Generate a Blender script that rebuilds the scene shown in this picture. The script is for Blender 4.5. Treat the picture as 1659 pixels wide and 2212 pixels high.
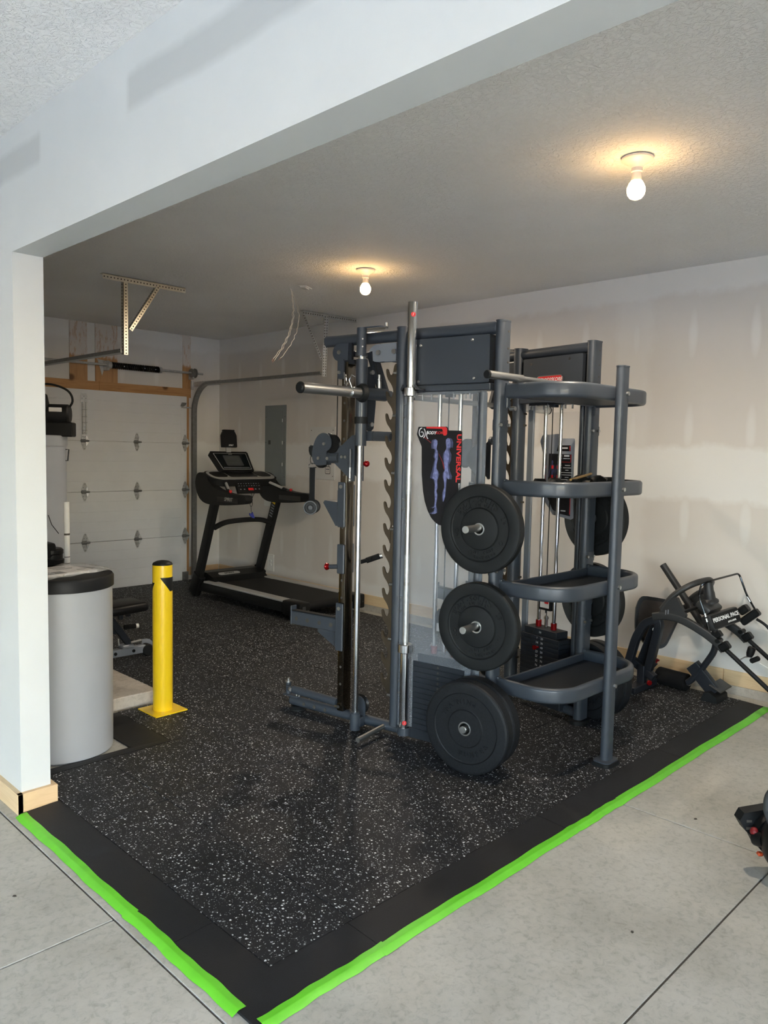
import bpy, bmesh, math, random
from mathutils import Matrix, Vector, Euler
random.seed(7)
PI = math.pi
scene = bpy.context.scene
for _o in list(bpy.data.objects):
    bpy.data.objects.remove(_o)
COL = scene.collection

# ------------------------------------------------------------------ camera
def make_camera():
    yaw, pitch, roll, fpx = 0.7899, -0.0782, 0.0199, 1671.5
    cy, sy, cp, sp = math.cos(yaw), math.sin(yaw), math.cos(pitch), math.sin(pitch)
    f = Vector((sy*cp, cy*cp, sp)); r = Vector((cy, -sy, 0)); u = r.cross(f)
    r2 = math.cos(roll)*r + math.sin(roll)*u
    u2 = -math.sin(roll)*r + math.cos(roll)*u
    cam = bpy.data.cameras.new('camera')
    cam.sensor_fit = 'HORIZONTAL'; cam.sensor_width = 36.0; cam.lens = 36.0*fpx/1659.0
    cam.clip_start = 0.02; cam.clip_end = 200
    o = bpy.data.objects.new('camera', cam); COL.objects.link(o)
    m = Matrix.Identity(4)
    for i in range(3):
        m[i][0] = r2[i]; m[i][1] = u2[i]; m[i][2] = -f[i]
    m.translation = Vector((-5.2029, -7.9533, 1.5483))
    o.matrix_world = m
    scene.camera = o
make_camera()

# ------------------------------------------------------------------ world, sun, exposure
scene.view_settings.view_transform = 'Standard'
scene.view_settings.look = 'None'
scene.view_settings.gamma = 1.0
scene.view_settings.use_curve_mapping = False
scene.view_settings.exposure = 3.08
scene.cycles.max_bounces = 7; scene.cycles.diffuse_bounces = 5; scene.cycles.glossy_bounces = 3
scene.cycles.transmission_bounces = 2; scene.cycles.transparent_max_bounces = 8
scene.cycles.caustics_reflective = False; scene.cycles.caustics_refractive = False
scene.cycles.use_denoising = True; scene.cycles.adaptive_threshold = 0.08; scene.cycles.adaptive_min_samples = 20; scene.cycles.use_light_tree = False
scene.cycles.sample_clamp_indirect = 6.0
w = bpy.data.worlds.new('sky'); scene.world = w
w.use_nodes = True
nt = w.node_tree; nt.nodes.clear()
_sky = nt.nodes.new('ShaderNodeTexSky'); _sky.sky_type = 'NISHITA'
_sky.sun_disc = False; _sky.sun_elevation = math.radians(36); _sky.sun_rotation = math.radians(180)
_sky.air_density = 1.0; _sky.dust_density = 1.0; _sky.ozone_density = 1.0
_bg = nt.nodes.new('ShaderNodeBackground'); _bg.inputs['Strength'].default_value = 0.27
_out = nt.nodes.new('ShaderNodeOutputWorld')
nt.links.new(_sky.outputs[0], _bg.inputs[0]); nt.links.new(_bg.outputs[0], _out.inputs[0])
_sl = bpy.data.lights.new('sun', 'SUN'); _sl.energy = 2.0; _sl.angle = math.radians(0.6)
_sl.color = (1.0, 0.97, 0.93)
_so = bpy.data.objects.new('sun', _sl); COL.objects.link(_so)
_so.rotation_euler = (math.radians(90-36), 0, math.radians(0))
_so.location = (-7, -16, 9)
def portal(name, loc, rot, sx, sy):
    l = bpy.data.lights.new(name, 'AREA'); l.shape = 'RECTANGLE'; l.size = sx; l.size_y = sy
    l.cycles.is_portal = True
    o = bpy.data.objects.new(name, l); COL.objects.link(o); o.location = loc; o.rotation_euler = rot
portal('doorway_sky', (-6.95, -11.1, 1.15), (math.radians(90), 0, 0), 3.9, 2.3)
portal('doorway_sky', (-10.5, -7.7, 1.15), (math.radians(90), 0, math.radians(-90)), 4.2, 2.3)

# ------------------------------------------------------------------ helpers
def S(r, g, b, a=1.0):
    def c(v):
        v /= 255.0
        return v/12.92 if v <= 0.04045 else ((v+0.055)/1.055)**2.4
    return (c(r), c(g), c(b), a)

MATS = {}
def newmat(name):
    m = bpy.data.materials.new(name); m.use_nodes = True
    MATS[name] = m
    return m, m.node_tree, m.node_tree.nodes['Principled BSDF']
def N(nt, t, **kw):
    n = nt.nodes.new(t)
    for k, v in kw.items():
        if k in n.inputs.keys(): n.inputs[k].default_value = v
        else: setattr(n, k, v)
    return n
def ramp(nt, pts, interp='LINEAR'):
    r = nt.nodes.new('ShaderNodeValToRGB'); r.color_ramp.interpolation = interp
    e = r.color_ramp.elements
    while len(e) < len(pts): e.new(0.5)
    for i, (p, c) in enumerate(pts):
        e[i].position = p; e[i].color = c if len(c) == 4 else (*c, 1)
    return r
def wpos(nt):
    return nt.nodes.new('ShaderNodeNewGeometry').outputs['Position']
def ocoord(nt):
    return nt.nodes.new('ShaderNodeTexCoord').outputs['Object']
def mixc(nt, fac, a, b, mode='MIX'):
    m = nt.nodes.new('ShaderNodeMix'); m.data_type = 'RGBA'; m.blend_type = mode
    for s, v in ((0, fac), (6, a), (7, b)):
        if hasattr(v, 'is_linked') or hasattr(v, 'links'): nt.links.new(v, m.inputs[s])
        else: m.inputs[s].default_value = v
    return m.outputs[2]
def math_(nt, op, a, b=None, clamp=False):
    m = nt.nodes.new('ShaderNodeMath'); m.operation = op; m.use_clamp = clamp
    for i, v in enumerate((a, b)):
        if v is None: continue
        if hasattr(v, 'links'): nt.links.new(v, m.inputs[i])
        else: m.inputs[i].default_value = v
    return m.outputs[0]
def bump(nt, p, h, strength, dist=0.01):
    b = nt.nodes.new('ShaderNodeBump'); b.inputs['Strength'].default_value = strength
    b.inputs['Distance'].default_value = dist
    nt.links.new(h, b.inputs['Height']); nt.links.new(b.outputs[0], p.inputs['Normal'])
def pm(name, col, rough=0.5, metal=0.0, var=0.0, vscale=6.0, bmp=0.0, bscale=200.0, bdist=0.002, coat=0.0, spec=None, rvar=0.0):
    """plain procedural material with a little tonal variation and fine relief"""
    m, nt, p = newmat(name)
    if spec is None: spec = 0.24 if max(col[:3]) < 0.03 else 0.5
    p.inputs['Roughness'].default_value = rough; p.inputs['Metallic'].default_value = metal
    p.inputs['Coat Weight'].default_value = coat; p.inputs['Specular IOR Level'].default_value = spec
    if var > 0 or rvar > 0:
        n = N(nt, 'ShaderNodeTexNoise', Scale=vscale, Detail=4.0, Roughness=0.6)
        nt.links.new(wpos(nt), n.inputs['Vector'])
        lo = tuple(max(0, c*(1-var)) for c in col[:3]); hi = tuple(min(1, c*(1+var)) for c in col[:3])
        r = ramp(nt, [(0.3, lo), (0.7, hi)]); nt.links.new(n.outputs[0], r.inputs[0])
        nt.links.new(r.outputs[0], p.inputs['Base Color'])
        if rvar > 0:
            nt.links.new(math_(nt, 'MULTIPLY_ADD', n.outputs[0], rvar), p.inputs['Roughness'])
            p.inputs['Roughness'].links[0].from_node.inputs[2].default_value = rough-rvar*0.5
    else:
        p.inputs['Base Color'].default_value = col
    if bmp > 0:
        n = N(nt, 'ShaderNodeTexNoise', Scale=bscale, Detail=3.0)
        nt.links.new(wpos(nt), n.inputs['Vector']); bump(nt, p, n.outputs[0], bmp, bdist)
    return m

def frame(o, x, y):
    x = Vector(x).normalized(); y = Vector(y); y = (y - x*y.dot(x)).normalized(); z = x.cross(y)
    m = Matrix.Identity(4)
    for i in range(3):
        m[i][0] = x[i]; m[i][1] = y[i]; m[i][2] = z[i]; m[i][3] = o[i]
    return m
def stadium(L, r, seg=8):
    """2D outline, long axis x, total length L, end radius r"""
    h = max(0.0, L/2-r); pts = []
    for i in range(seg+1):
        a = -PI/2+PI*i/seg; pts.append((h+r*math.cos(a), r*math.sin(a)))
    for i in range(seg+1):
        a = PI/2+PI*i/seg; pts.append((-h+r*math.cos(a), r*math.sin(a)))
    return pts
def dprofile(L, r, seg=10, c=0.004):
    """tube outline: round on the -x side, flat with small corners on the +x side"""
    pts = [(-L/2+r+r*math.cos(PI/2+PI*i/seg), r*math.sin(PI/2+PI*i/seg)) for i in range(seg+1)]
    return pts+[(L/2-c, -r), (L/2, -r+c), (L/2, r-c), (L/2-c, r)]
def rrect(w, h, r, seg=4):
    pts = []
    for cx, cy, a0 in ((w/2-r, h/2-r, 0), (-w/2+r, h/2-r, PI/2), (-w/2+r, -h/2+r, PI), (w/2-r, -h/2+r, 1.5*PI)):
        for i in range(seg+1):
            a = a0+PI/2*i/seg; pts.append((cx+r*math.cos(a), cy+r*math.sin(a)))
    return pts
def circ(r, n=24, cx=0, cy=0):
    return [(cx+r*math.cos(2*PI*i/n), cy+r*math.sin(2*PI*i/n)) for i in range(n)]
def smooth_path(pts, n=6):
    """Catmull-Rom through points"""
    P = [Vector(p) for p in pts]; out = []
    for i in range(len(P)-1):
        p0 = P[max(0, i-1)]; p1 = P[i]; p2 = P[i+1]; p3 = P[min(len(P)-1, i+2)]
        for k in range(n):
            t = k/n
            out.append(0.5*((2*p1)+(p2-p0)*t+(2*p0-5*p1+4*p2-p3)*t*t+(3*p1-p0-3*p2+p3)*t**3))
    out.append(P[-1]); return out
def fillet(pts, r, n=5):
    """round the inner corners of a polyline"""
    P = [Vector(p) for p in pts]; out = [P[0]]
    for i in range(1, len(P)-1):
        a = P[i-1]-P[i]; b = P[i+1]-P[i]
        d = min(r, a.length*0.49, b.length*0.49)
        s = P[i]+a.normalized()*d; e = P[i]+b.normalized()*d
        for k in range(n+1):
            t = k/n; out.append((1-t)**2*s+2*t*(1-t)*P[i]+t*t*e)
    out.append(P[-1]); return out

LOC = {}
TINY = {'tube_hole', 'upright_hole', 'upright_slot', 'hanging_bolt', 'pin_hole', 'stack_numbers', 'stack_holes', 'raised_lettering', 'lettering', 'slots', 'strut_slots', 'screw',
        'printed_lines', 'key_print', 'sticker_lines', 'label_text', 'screen_graphics', 'gusset_slot', 'engine_vent', 'intake_grille', 'sleeve_print', 'set_screw', 'cup_bolt', 'tag_print', 'joint_dirt', 'sticker_border', 'cap_vent'}
class MB:
    def __init__(s, M=None):
        s.v = []; s.f = []; s.M = M or Matrix.Identity(4)
    def add(s, vs, fs, M=None):
        T = s.M @ M if M is not None else s.M
        b = len(s.v)
        s.v.extend(T @ Vector(v) for v in vs)
        s.f.extend([i+b for i in f] for f in fs)
        return s
    def box(s, c, size, rot=None, bev=0.0, M=None, seg=1):
        bm = bmesh.new(); bmesh.ops.create_cube(bm, size=1.0)
        bmesh.ops.scale(bm, vec=size, verts=bm.verts)
        if bev > 0:
            bmesh.ops.bevel(bm, geom=list(bm.edges), offset=min(bev, min(size)*0.45), segments=seg, profile=0.5, affect='EDGES')
        T = Matrix.Translation(c)
        if rot is not None: T = T @ (Euler(rot).to_matrix().to_4x4() if not isinstance(rot, Matrix) else rot.to_4x4())
        if M is not None: T = M @ T
        bm.verts.index_update()
        s.add([v.co.copy() for v in bm.verts], [[v.index for v in f.verts] for f in bm.faces], T)
        bm.free(); return s
    def bx(s, a, b, bev=0.0, seg=1):
        c = [(a[i]+b[i])/2 for i in range(3)]; d = [abs(b[i]-a[i]) for i in range(3)]
        return s.box(c, d, bev=bev, seg=seg)
    def cyl(s, p0, p1, r, r2=None, seg=16, bev=0.0):
        p0 = Vector(p0); p1 = Vector(p1); d = p1-p0; L = d.length
        r2 = r if r2 is None else r2
        if bev > 0: prof = [(0, 0), (r-bev, 0), (r, bev), (r2, L-bev), (r2-bev, L), (0, L)]
        else: prof = [(0, 0), (r, 0), (r2, L), (0, L)]
        return s.lathe(prof, p0, d, seg)
    def lathe(s, prof, o, axis, seg=24, M=None):
        z = Vector(axis).normalized()
        x = z.cross(Vector((0, 0, 1)) if abs(z.z) < 0.9 else Vector((1, 0, 0))).normalized(); y = z.cross(x)
        o = Vector(o); vs = []; rows = []
        for r, h in prof:
            if r < 1e-7: rows.append([len(vs)]); vs.append(o+z*h)
            else:
                rows.append(list(range(len(vs), len(vs)+seg)))
                for i in range(seg):
                    a = 2*PI*i/seg; vs.append(o+z*h+(x*math.cos(a)+y*math.sin(a))*r)
        fs = []
        for A, B in zip(rows[:-1], rows[1:]):
            if len(A) == 1 and len(B) == 1: continue
            for i in range(seg):
                j = (i+1) % seg
                if len(A) == 1: fs.append([A[0], B[j], B[i]])
                elif len(B) == 1: fs.append([A[i], A[j], B[0]])
                else: fs.append([A[i], A[j], B[j], B[i]])
        return s.add(vs, fs, M)
    def tube(s, pts, r, seg=10, closed=False, prof=None, up=None):
        """sweep a circle (or 2D profile) along a path"""
        P = [Vector(p) for p in pts]; n = len(P)
        rs = r if isinstance(r, (list, tuple)) else [r]*n
        T = []
        for i in range(n):
            a = P[(i-1) % n] if (closed or i > 0) else P[i]; b = P[(i+1) % n] if (closed or i < n-1) else P[i]
            T.append((b-a).normalized())
        ref = Vector(up) if up is not None else None
        nv = (ref if ref is not None else (Vector((0, 0, 1)) if abs(T[0].z) < 0.9 else Vector((1, 0, 0))))
        nv = (nv-T[0]*nv.dot(T[0])).normalized()
        prof = prof or [(math.cos(2*PI*i/seg), math.sin(2*PI*i/seg)) for i in range(seg)]
        k = len(prof); vs = []
        for i in range(n):
            if ref is not None: nv = ref
            nv = (nv-T[i]*nv.dot(T[i])).normalized(); bn = T[i].cross(nv)
            for a, b in prof: vs.append(P[i]+(bn*a+nv*b)*rs[i])
        fs = []
        for i in range(n if closed else n-1):
            j = (i+1) % n
            for q in range(k):
                w2 = (q+1) % k; fs.append([i*k+q, i*k+w2, j*k+w2, j*k+q])
        if not closed:
            fs.append(list(range(k))[::-1]); fs.append([(n-1)*k+q for q in range(k)])
        return s.add(vs, fs)
    def prism(s, out, M, depth, z0=0.0):
        n = len(out)
        vs = [(x, y, z0) for x, y in out]+[(x, y, z0+depth) for x, y in out]
        fs = [list(range(n))[::-1], [n+i for i in range(n)]]
        fs += [[i, (i+1) % n, n+(i+1) % n, n+i] for i in range(n)]
        return s.add(vs, fs, M)
    def ring(s, ro, ri, M, depth, seg=24):
        return s.lathe([(ri, 0), (ro, 0), (ro, depth), (ri, depth), (ri, 0)], (0, 0, 0), (0, 0, 1), seg, M)
    def sphere(s, c, r, seg=12, sz=1.0):
        prof = [(r*math.sin(PI*i/(seg//2)), -r*sz*math.cos(PI*i/(seg//2))) for i in range(seg//2+1)]
        prof[0] = (0, prof[0][1]); prof[-1] = (0, prof[-1][1])
        return s.lathe(prof, c, (0, 0, 1), seg)
    def text(s, txt, size, M, ext=0.0006, align='CENTER', shear=0.0, bold=0.0, sx=1.0, res=2):
        cu = bpy.data.curves.new('lettering', 'FONT'); cu.body = txt; cu.size = size; cu.extrude = ext
        cu.align_x = align; cu.align_y = 'CENTER'; cu.shear = shear; cu.offset = bold; cu.resolution_u = res
        o = bpy.data.objects.new('lettering', cu); COL.objects.link(o)
        dg = bpy.context.evaluated_depsgraph_get()
        me = bpy.data.meshes.new_from_object(o.evaluated_get(dg))
        s.add([(v.co.x*sx, v.co.y, v.co.z) for v in me.vertices], [list(p.vertices) for p in me.polygons], M)
        bpy.data.objects.remove(o); bpy.data.curves.remove(cu); bpy.data.meshes.remove(me)
        return s
    def mesh(s, name, c, smooth=True, ang=35, recalc=True):
        me = bpy.data.meshes.new(name)
        me.from_pydata([v-c for v in s.v], [], s.f)
        if recalc:
            bm = bmesh.new(); bm.from_mesh(me)
            bmesh.ops.recalc_face_normals(bm, faces=bm.faces); bm.to_mesh(me); bm.free()
        if smooth:
            me.polygons.foreach_set('use_smooth', [True]*len(me.polygons))
            me.set_sharp_from_angle(angle=math.radians(ang))
        me.update(); return me
    def islands(s):
        n = len(s.v); par = list(range(n))
        def find(i):
            while par[i] != i:
                par[i] = par[par[i]]; i = par[i]
            return i
        for f in s.f:
            r = find(f[0])
            for i in f[1:]: par[find(i)] = r
        groups = {}
        for f in s.f: groups.setdefault(find(f[0]), []).append(f)
        out = []
        for fs in groups.values():
            m = {}; b = MB()
            for f in fs:
                for i in f:
                    if i not in m: m[i] = len(b.v); b.v.append(s.v[i])
                b.f.append([m[i] for i in f])
            out.append(b)
        return out
    def each(s, name, mat, parent, smooth=True, ang=35):
        """every loose piece becomes a part of its own"""
        return [b.build(name, mat, parent, smooth, ang) for b in s.islands()]
    def build(s, name, mat, parent=None, smooth=True, ang=35, origin=None, recalc=True):
        lo = Vector([min(v[i] for v in s.v) for i in range(3)]); hi = Vector([max(v[i] for v in s.v) for i in range(3)])
        c = (lo+hi)/2
        if parent is None: c.z = lo.z
        if origin is not None: c = Vector(origin)
        me = s.mesh(name, c, smooth, ang, recalc)
        me.materials.append(MATS[mat])
        o = bpy.data.objects.new(name, me); COL.objects.link(o)
        LOC[o] = c
        if name in TINY: o['kind'] = 'stuff'
        if parent is not None:
            o.parent = parent; o.location = c-LOC[parent]
        else: o.location = c
        return o
def thing(name, label, cat, loc, group=None):
    o = bpy.data.objects.new(name, None); COL.objects.link(o)
    o.empty_display_size = 0.1; o.location = loc; LOC[o] = Vector(loc)
    return tag(o, label, cat, group)
def tag(o, label, cat, group=None):
    o['label'] = label; o['category'] = cat
    if group: o['group'] = group
    return o
def struct(o, label=None):
    o['kind'] = 'structure'
    if label: o['label'] = label
    return o
def inst(src, name, parent, loc, rot=None):
    o = bpy.data.objects.new(name, src.data); COL.objects.link(o)
    LOC[o] = Vector(loc)
    if parent is not None: o.parent = parent; o.location = Vector(loc)-LOC[parent]
    else: o.location = loc
    if rot is not None: o.rotation_euler = rot
    return o
# ------------------------------------------------------------------ materials
def m_drywall(name, axis, paper, mud):
    m, nt, p = newmat(name)
    p.inputs['Roughness'].default_value = 0.9
    pos = wpos(nt); sep = nt.nodes.new('ShaderNodeSeparateXYZ'); nt.links.new(pos, sep.inputs[0])
    h = sep.outputs[axis]; z = sep.outputs[2]
    nz = N(nt, 'ShaderNodeTexNoise', Scale=3.5, Detail=5.0, Roughness=0.65); nt.links.new(pos, nz.inputs['Vector'])
    wob = math_(nt, 'MULTIPLY', math_(nt, 'SUBTRACT', nz.outputs[0], 0.5), 0.16)
    zz = math_(nt, 'ADD', z, wob); hh = math_(nt, 'ADD', h, wob)
    def band(v, c, half, soft):
        d = math_(nt, 'ABSOLUTE', math_(nt, 'SUBTRACT', v, c))
        return math_(nt, 'DIVIDE', math_(nt, 'SUBTRACT', half+soft, d), soft, True)
    mask = band(zz, 1.44, 0.15, 0.05)
    for c, hw, st in ((2.80, 0.13, 0.06), (0.12, 0.12, 0.05)):
        mask = math_(nt, 'MAXIMUM', mask, math_(nt, 'MULTIPLY', band(zz, c, hw, 0.05), st*12))
    for c in (-0.05, -1.62, -2.85, -4.05, -5.27, -6.5, -7.7):
        mask = math_(nt, 'MAXIMUM', mask, math_(nt, 'MULTIPLY', band(hh, c, 0.10, 0.06), 0.35))
    # screw dabs of joint compound
    mh = math_(nt, 'SUBTRACT', math_(nt, 'MODULO', math_(nt, 'ADD', h, 40.0), 0.406), 0.203)
    mz = math_(nt, 'SUBTRACT', math_(nt, 'MODULO', math_(nt, 'ADD', zz, 40.1), 0.62), 0.31)
    n2 = N(nt, 'ShaderNodeTexNoise', Scale=2.1, Detail=2.0); nt.links.new(pos, n2.inputs['Vector'])
    e = math_(nt, 'ADD', math_(nt, 'POWER', math_(nt, 'DIVIDE', mh, 0.042), 2.0), math_(nt, 'POWER', math_(nt, 'DIVIDE', mz, 0.2), 2.0))
    dab = math_(nt, 'DIVIDE', math_(nt, 'SUBTRACT', 1.2, math_(nt, 'ADD', e, math_(nt, 'MULTIPLY', n2.outputs[0], 0.8))), 0.7, True)
    mask = math_(nt, 'MAXIMUM', mask, math_(nt, 'MULTIPLY', dab, 0.6))
    n3 = N(nt, 'ShaderNodeTexNoise', Scale=1.1, Detail=6.0); nt.links.new(pos, n3.inputs['Vector'])
    r3 = ramp(nt, [(0.3, tuple(c*0.94 for c in paper[:3])), (0.7, tuple(min(1, c*1.05) for c in paper[:3]))]); nt.links.new(n3.outputs[0], r3.inputs[0])
    nt.links.new(mixc(nt, mask, r3.outputs[0], mud), p.inputs['Base Color'])
    nf = N(nt, 'ShaderNodeTexNoise', Scale=160.0, Detail=2.0); nt.links.new(pos, nf.inputs['Vector'])
    bump(nt, p, nf.outputs[0], 0.12, 0.002)
m_drywall('drywall_right', 1, S(216, 211, 205), S(231, 230, 227))
m_drywall('drywall_back', 0, S(228, 225, 220), S(238, 237, 234))

def m_paint():
    m, nt, p = newmat('white_primer')
    p.inputs['Roughness'].default_value = 0.75
    pos = wpos(nt); sep = nt.nodes.new('ShaderNodeSeparateXYZ'); nt.links.new(pos, sep.inputs[0])
    n = N(nt, 'ShaderNodeTexNoise', Scale=1.4, Detail=5.0, Roughness=0.6); nt.links.new(pos, n.inputs['Vector'])
    # thin-coated joint patches high on the header face
    zc = math_(nt, 'ADD', sep.outputs[2], math_(nt, 'MULTIPLY', math_(nt, 'SUBTRACT', n.outputs[0], 0.5), 0.1))
    def win(v, a, b, s):
        x = math_(nt, 'DIVIDE', math_(nt, 'SUBTRACT', v, a), s, True); y = math_(nt, 'DIVIDE', math_(nt, 'SUBTRACT', b, v), s, True)
        return math_(nt, 'MULTIPLY', x, y)
    yv = math_(nt, 'ADD', sep.outputs[1], math_(nt, 'MULTIPLY', math_(nt, 'SUBTRACT', n.outputs[0], 0.5), 0.06))
    pz = win(zc, 2.565, 2.70, 0.03)
    py = math_(nt, 'ADD', win(yv, -4.98, -4.40, 0.03), win(yv, -6.6, -5.62, 0.03), True)
    patch = math_(nt, 'MULTIPLY', pz, py)
    r = ramp(nt, [(0.3, S(200, 202, 200)), (0.7, S(206, 208, 206))]); nt.links.new(n.outputs[0], r.inputs[0])
    nt.links.new(mixc(nt, math_(nt, 'MULTIPLY', patch, 0.8), r.outputs[0], S(182, 184, 182)), p.inputs['Base Color'])
    nf = N(nt, 'ShaderNodeTexNoise', Scale=220.0, Detail=2.0); nt.links.new(pos, nf.inputs['Vector'])
    bump(nt, p, nf.outputs[0], 0.06, 0.002)
m_paint()

def m_ceiling():
    m, nt, p = newmat('knockdown_ceiling')
    p.inputs['Roughness'].default_value = 0.8
    p.inputs['Base Color'].default_value = S(216, 213, 207)
    pos = wpos(nt)
    n1 = N(nt, 'ShaderNodeTexNoise', Scale=40.0, Detail=4.0, Roughness=0.6, Distortion=1.0); nt.links.new(pos, n1.inputs['Vector'])
    r1 = ramp(nt, [(0.43, (0, 0, 0)), (0.60, (1, 1, 1))]); nt.links.new(n1.outputs[0], r1.inputs[0])
    bump(nt, p, r1.outputs[0], 0.7, 0.005)
    n2 = N(nt, 'ShaderNodeTexNoise', Scale=0.9, Detail=3.0); nt.links.new(pos, n2.inputs['Vector'])
    r2 = ramp(nt, [(0.35, S(238, 238, 237)), (0.65, S(246, 246, 245))]); nt.links.new(n2.outputs[0], r2.inputs[0])
    nt.links.new(r2.outputs[0], p.inputs['Base Color'])
m_ceiling()

def m_concrete(name, a, b, c, rough=0.55):
    m, nt, p = newmat(name)
    pos = wpos(nt)
    n1 = N(nt, 'ShaderNodeTexNoise', Scale=2.2, Detail=8.0, Roughness=0.7); nt.links.new(pos, n1.inputs['Vector'])
    r1 = ramp(nt, [(0.30, a), (0.5, b), (0.72, c)]); nt.links.new(n1.outputs[0], r1.inputs[0])
    n2 = N(nt, 'ShaderNodeTexNoise', Scale=38.0, Detail=5.0, Roughness=0.75, Distortion=0.6); nt.links.new(pos, n2.inputs['Vector'])
    r2 = ramp(nt, [(0.34, (0.78, 0.78, 0.77)), (0.5, (1, 1, 1)), (0.72, (1.06, 1.06, 1.05))]); nt.links.new(n2.outputs[0], r2.inputs[0])
    v = N(nt, 'ShaderNodeTexVoronoi', Scale=9.0); nt.links.new(pos, v.inputs['Vector'])
    rv = ramp(nt, [(0.02, (0.55, 0.55, 0.54)), (0.035, (1, 1, 1))]); nt.links.new(v.outputs['Distance'], rv.inputs[0])
    c1 = mixc(nt, 1.0, r1.outputs[0], r2.outputs[0], 'MULTIPLY')
    nt.links.new(mixc(nt, 0.35, c1, rv.outputs[0], 'MULTIPLY'), p.inputs['Base Color'])
    nt.links.new(math_(nt, 'MULTIPLY_ADD', n1.outputs[0], 0.3), p.inputs['Roughness'])
    p.inputs['Roughness'].links[0].from_node.inputs[2].default_value = rough-0.15
    bump(nt, p, n2.outputs[0], 0.12, 0.003)
m_concrete('concrete', S(160, 158, 148), S(177, 175, 166), S(190, 188, 180))
m_concrete('curb_concrete', S(150, 144, 134), S(168, 162, 152), S(186, 181, 172), 0.8)
m_concrete('pad_concrete', S(170, 160, 146), S(192, 184, 172), S(206, 199, 189), 0.8)
pm('joint_filler', S(222, 220, 214), 0.8, var=0.1, vscale=60)
pm('saw_cut', S(70, 66, 60), 0.9)
m_concrete('driveway', S(188, 187, 184), S(198, 197, 194), S(208, 207, 204), 0.8)

def m_rubber(name, speck):
    m, nt, p = newmat(name)
    pos = wpos(nt)
    p.inputs['Specular IOR Level'].default_value = 0.35
    n1 = N(nt, 'ShaderNodeTexNoise', Scale=2.6, Detail=6.0, Roughness=0.7); nt.links.new(pos, n1.inputs['Vector'])
    r1 = ramp(nt, [(0.35, S(20, 21, 23)), (0.62, S(29, 30, 33)), (0.8, S(44, 46, 49))]); nt.links.new(n1.outputs[0], r1.inputs[0])
    colr = r1.outputs[0]
    if speck:
        nd = N(nt, 'ShaderNodeTexNoise', Scale=140.0, Detail=2.0); nt.links.new(pos, nd.inputs['Vector'])
        dv = nt.nodes.new('ShaderNodeVectorMath'); dv.operation = 'MULTIPLY_ADD'
        nt.links.new(nd.outputs['Color'], dv.inputs[0]); dv.inputs[1].default_value = (0.009, 0.009, 0.009); nt.links.new(pos, dv.inputs[2])
        v = N(nt, 'ShaderNodeTexVoronoi', Scale=104.0, Randomness=1.0); nt.links.new(dv.outputs[0], v.inputs['Vector'])
        sepc = nt.nodes.new('ShaderNodeSeparateColor'); nt.links.new(v.outputs['Color'], sepc.inputs[0])
        pick = math_(nt, 'GREATER_THAN', sepc.outputs[0], 0.60)
        size = math_(nt, 'MULTIPLY', sepc.outputs[1], 0.34)
        near = math_(nt, 'LESS_THAN', v.outputs['Distance'], math_(nt, 'ADD', size, 0.10))
        v2 = N(nt, 'ShaderNodeTexVoronoi', Scale=210.0, Randomness=1.0); nt.links.new(dv.outputs[0], v2.inputs['Vector'])
        sep2 = nt.nodes.new('ShaderNodeSeparateColor'); nt.links.new(v2.outputs['Color'], sep2.inputs[0])
        pick2 = math_(nt, 'MULTIPLY', math_(nt, 'GREATER_THAN', sep2.outputs[0], 0.84), math_(nt, 'LESS_THAN', v2.outputs['Distance'], 0.33))
        fac = math_(nt, 'MAXIMUM', math_(nt, 'MULTIPLY', pick, near), math_(nt, 'MULTIPLY', pick2, 0.55))
        fl = mixc(nt, sepc.outputs[2], S(160, 163, 165), S(228, 230, 230))
        colr = mixc(nt, fac, colr, fl)
    nt.links.new(colr, p.inputs['Base Color'])
    nf = N(nt, 'ShaderNodeTexNoise', Scale=320.0, Detail=3.0); nt.links.new(pos, nf.inputs['Vector'])
    bump(nt, p, nf.outputs[0], 0.35, 0.003)
    nt.links.new(math_(nt, 'MULTIPLY_ADD', n1.outputs[0], 0.25), p.inputs['Roughness'])
    p.inputs['Roughness'].links[0].from_node.inputs[2].default_value = 0.50
m_rubber('speckled_rubber', True)
m_rubber('plain_rubber', False)

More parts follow.
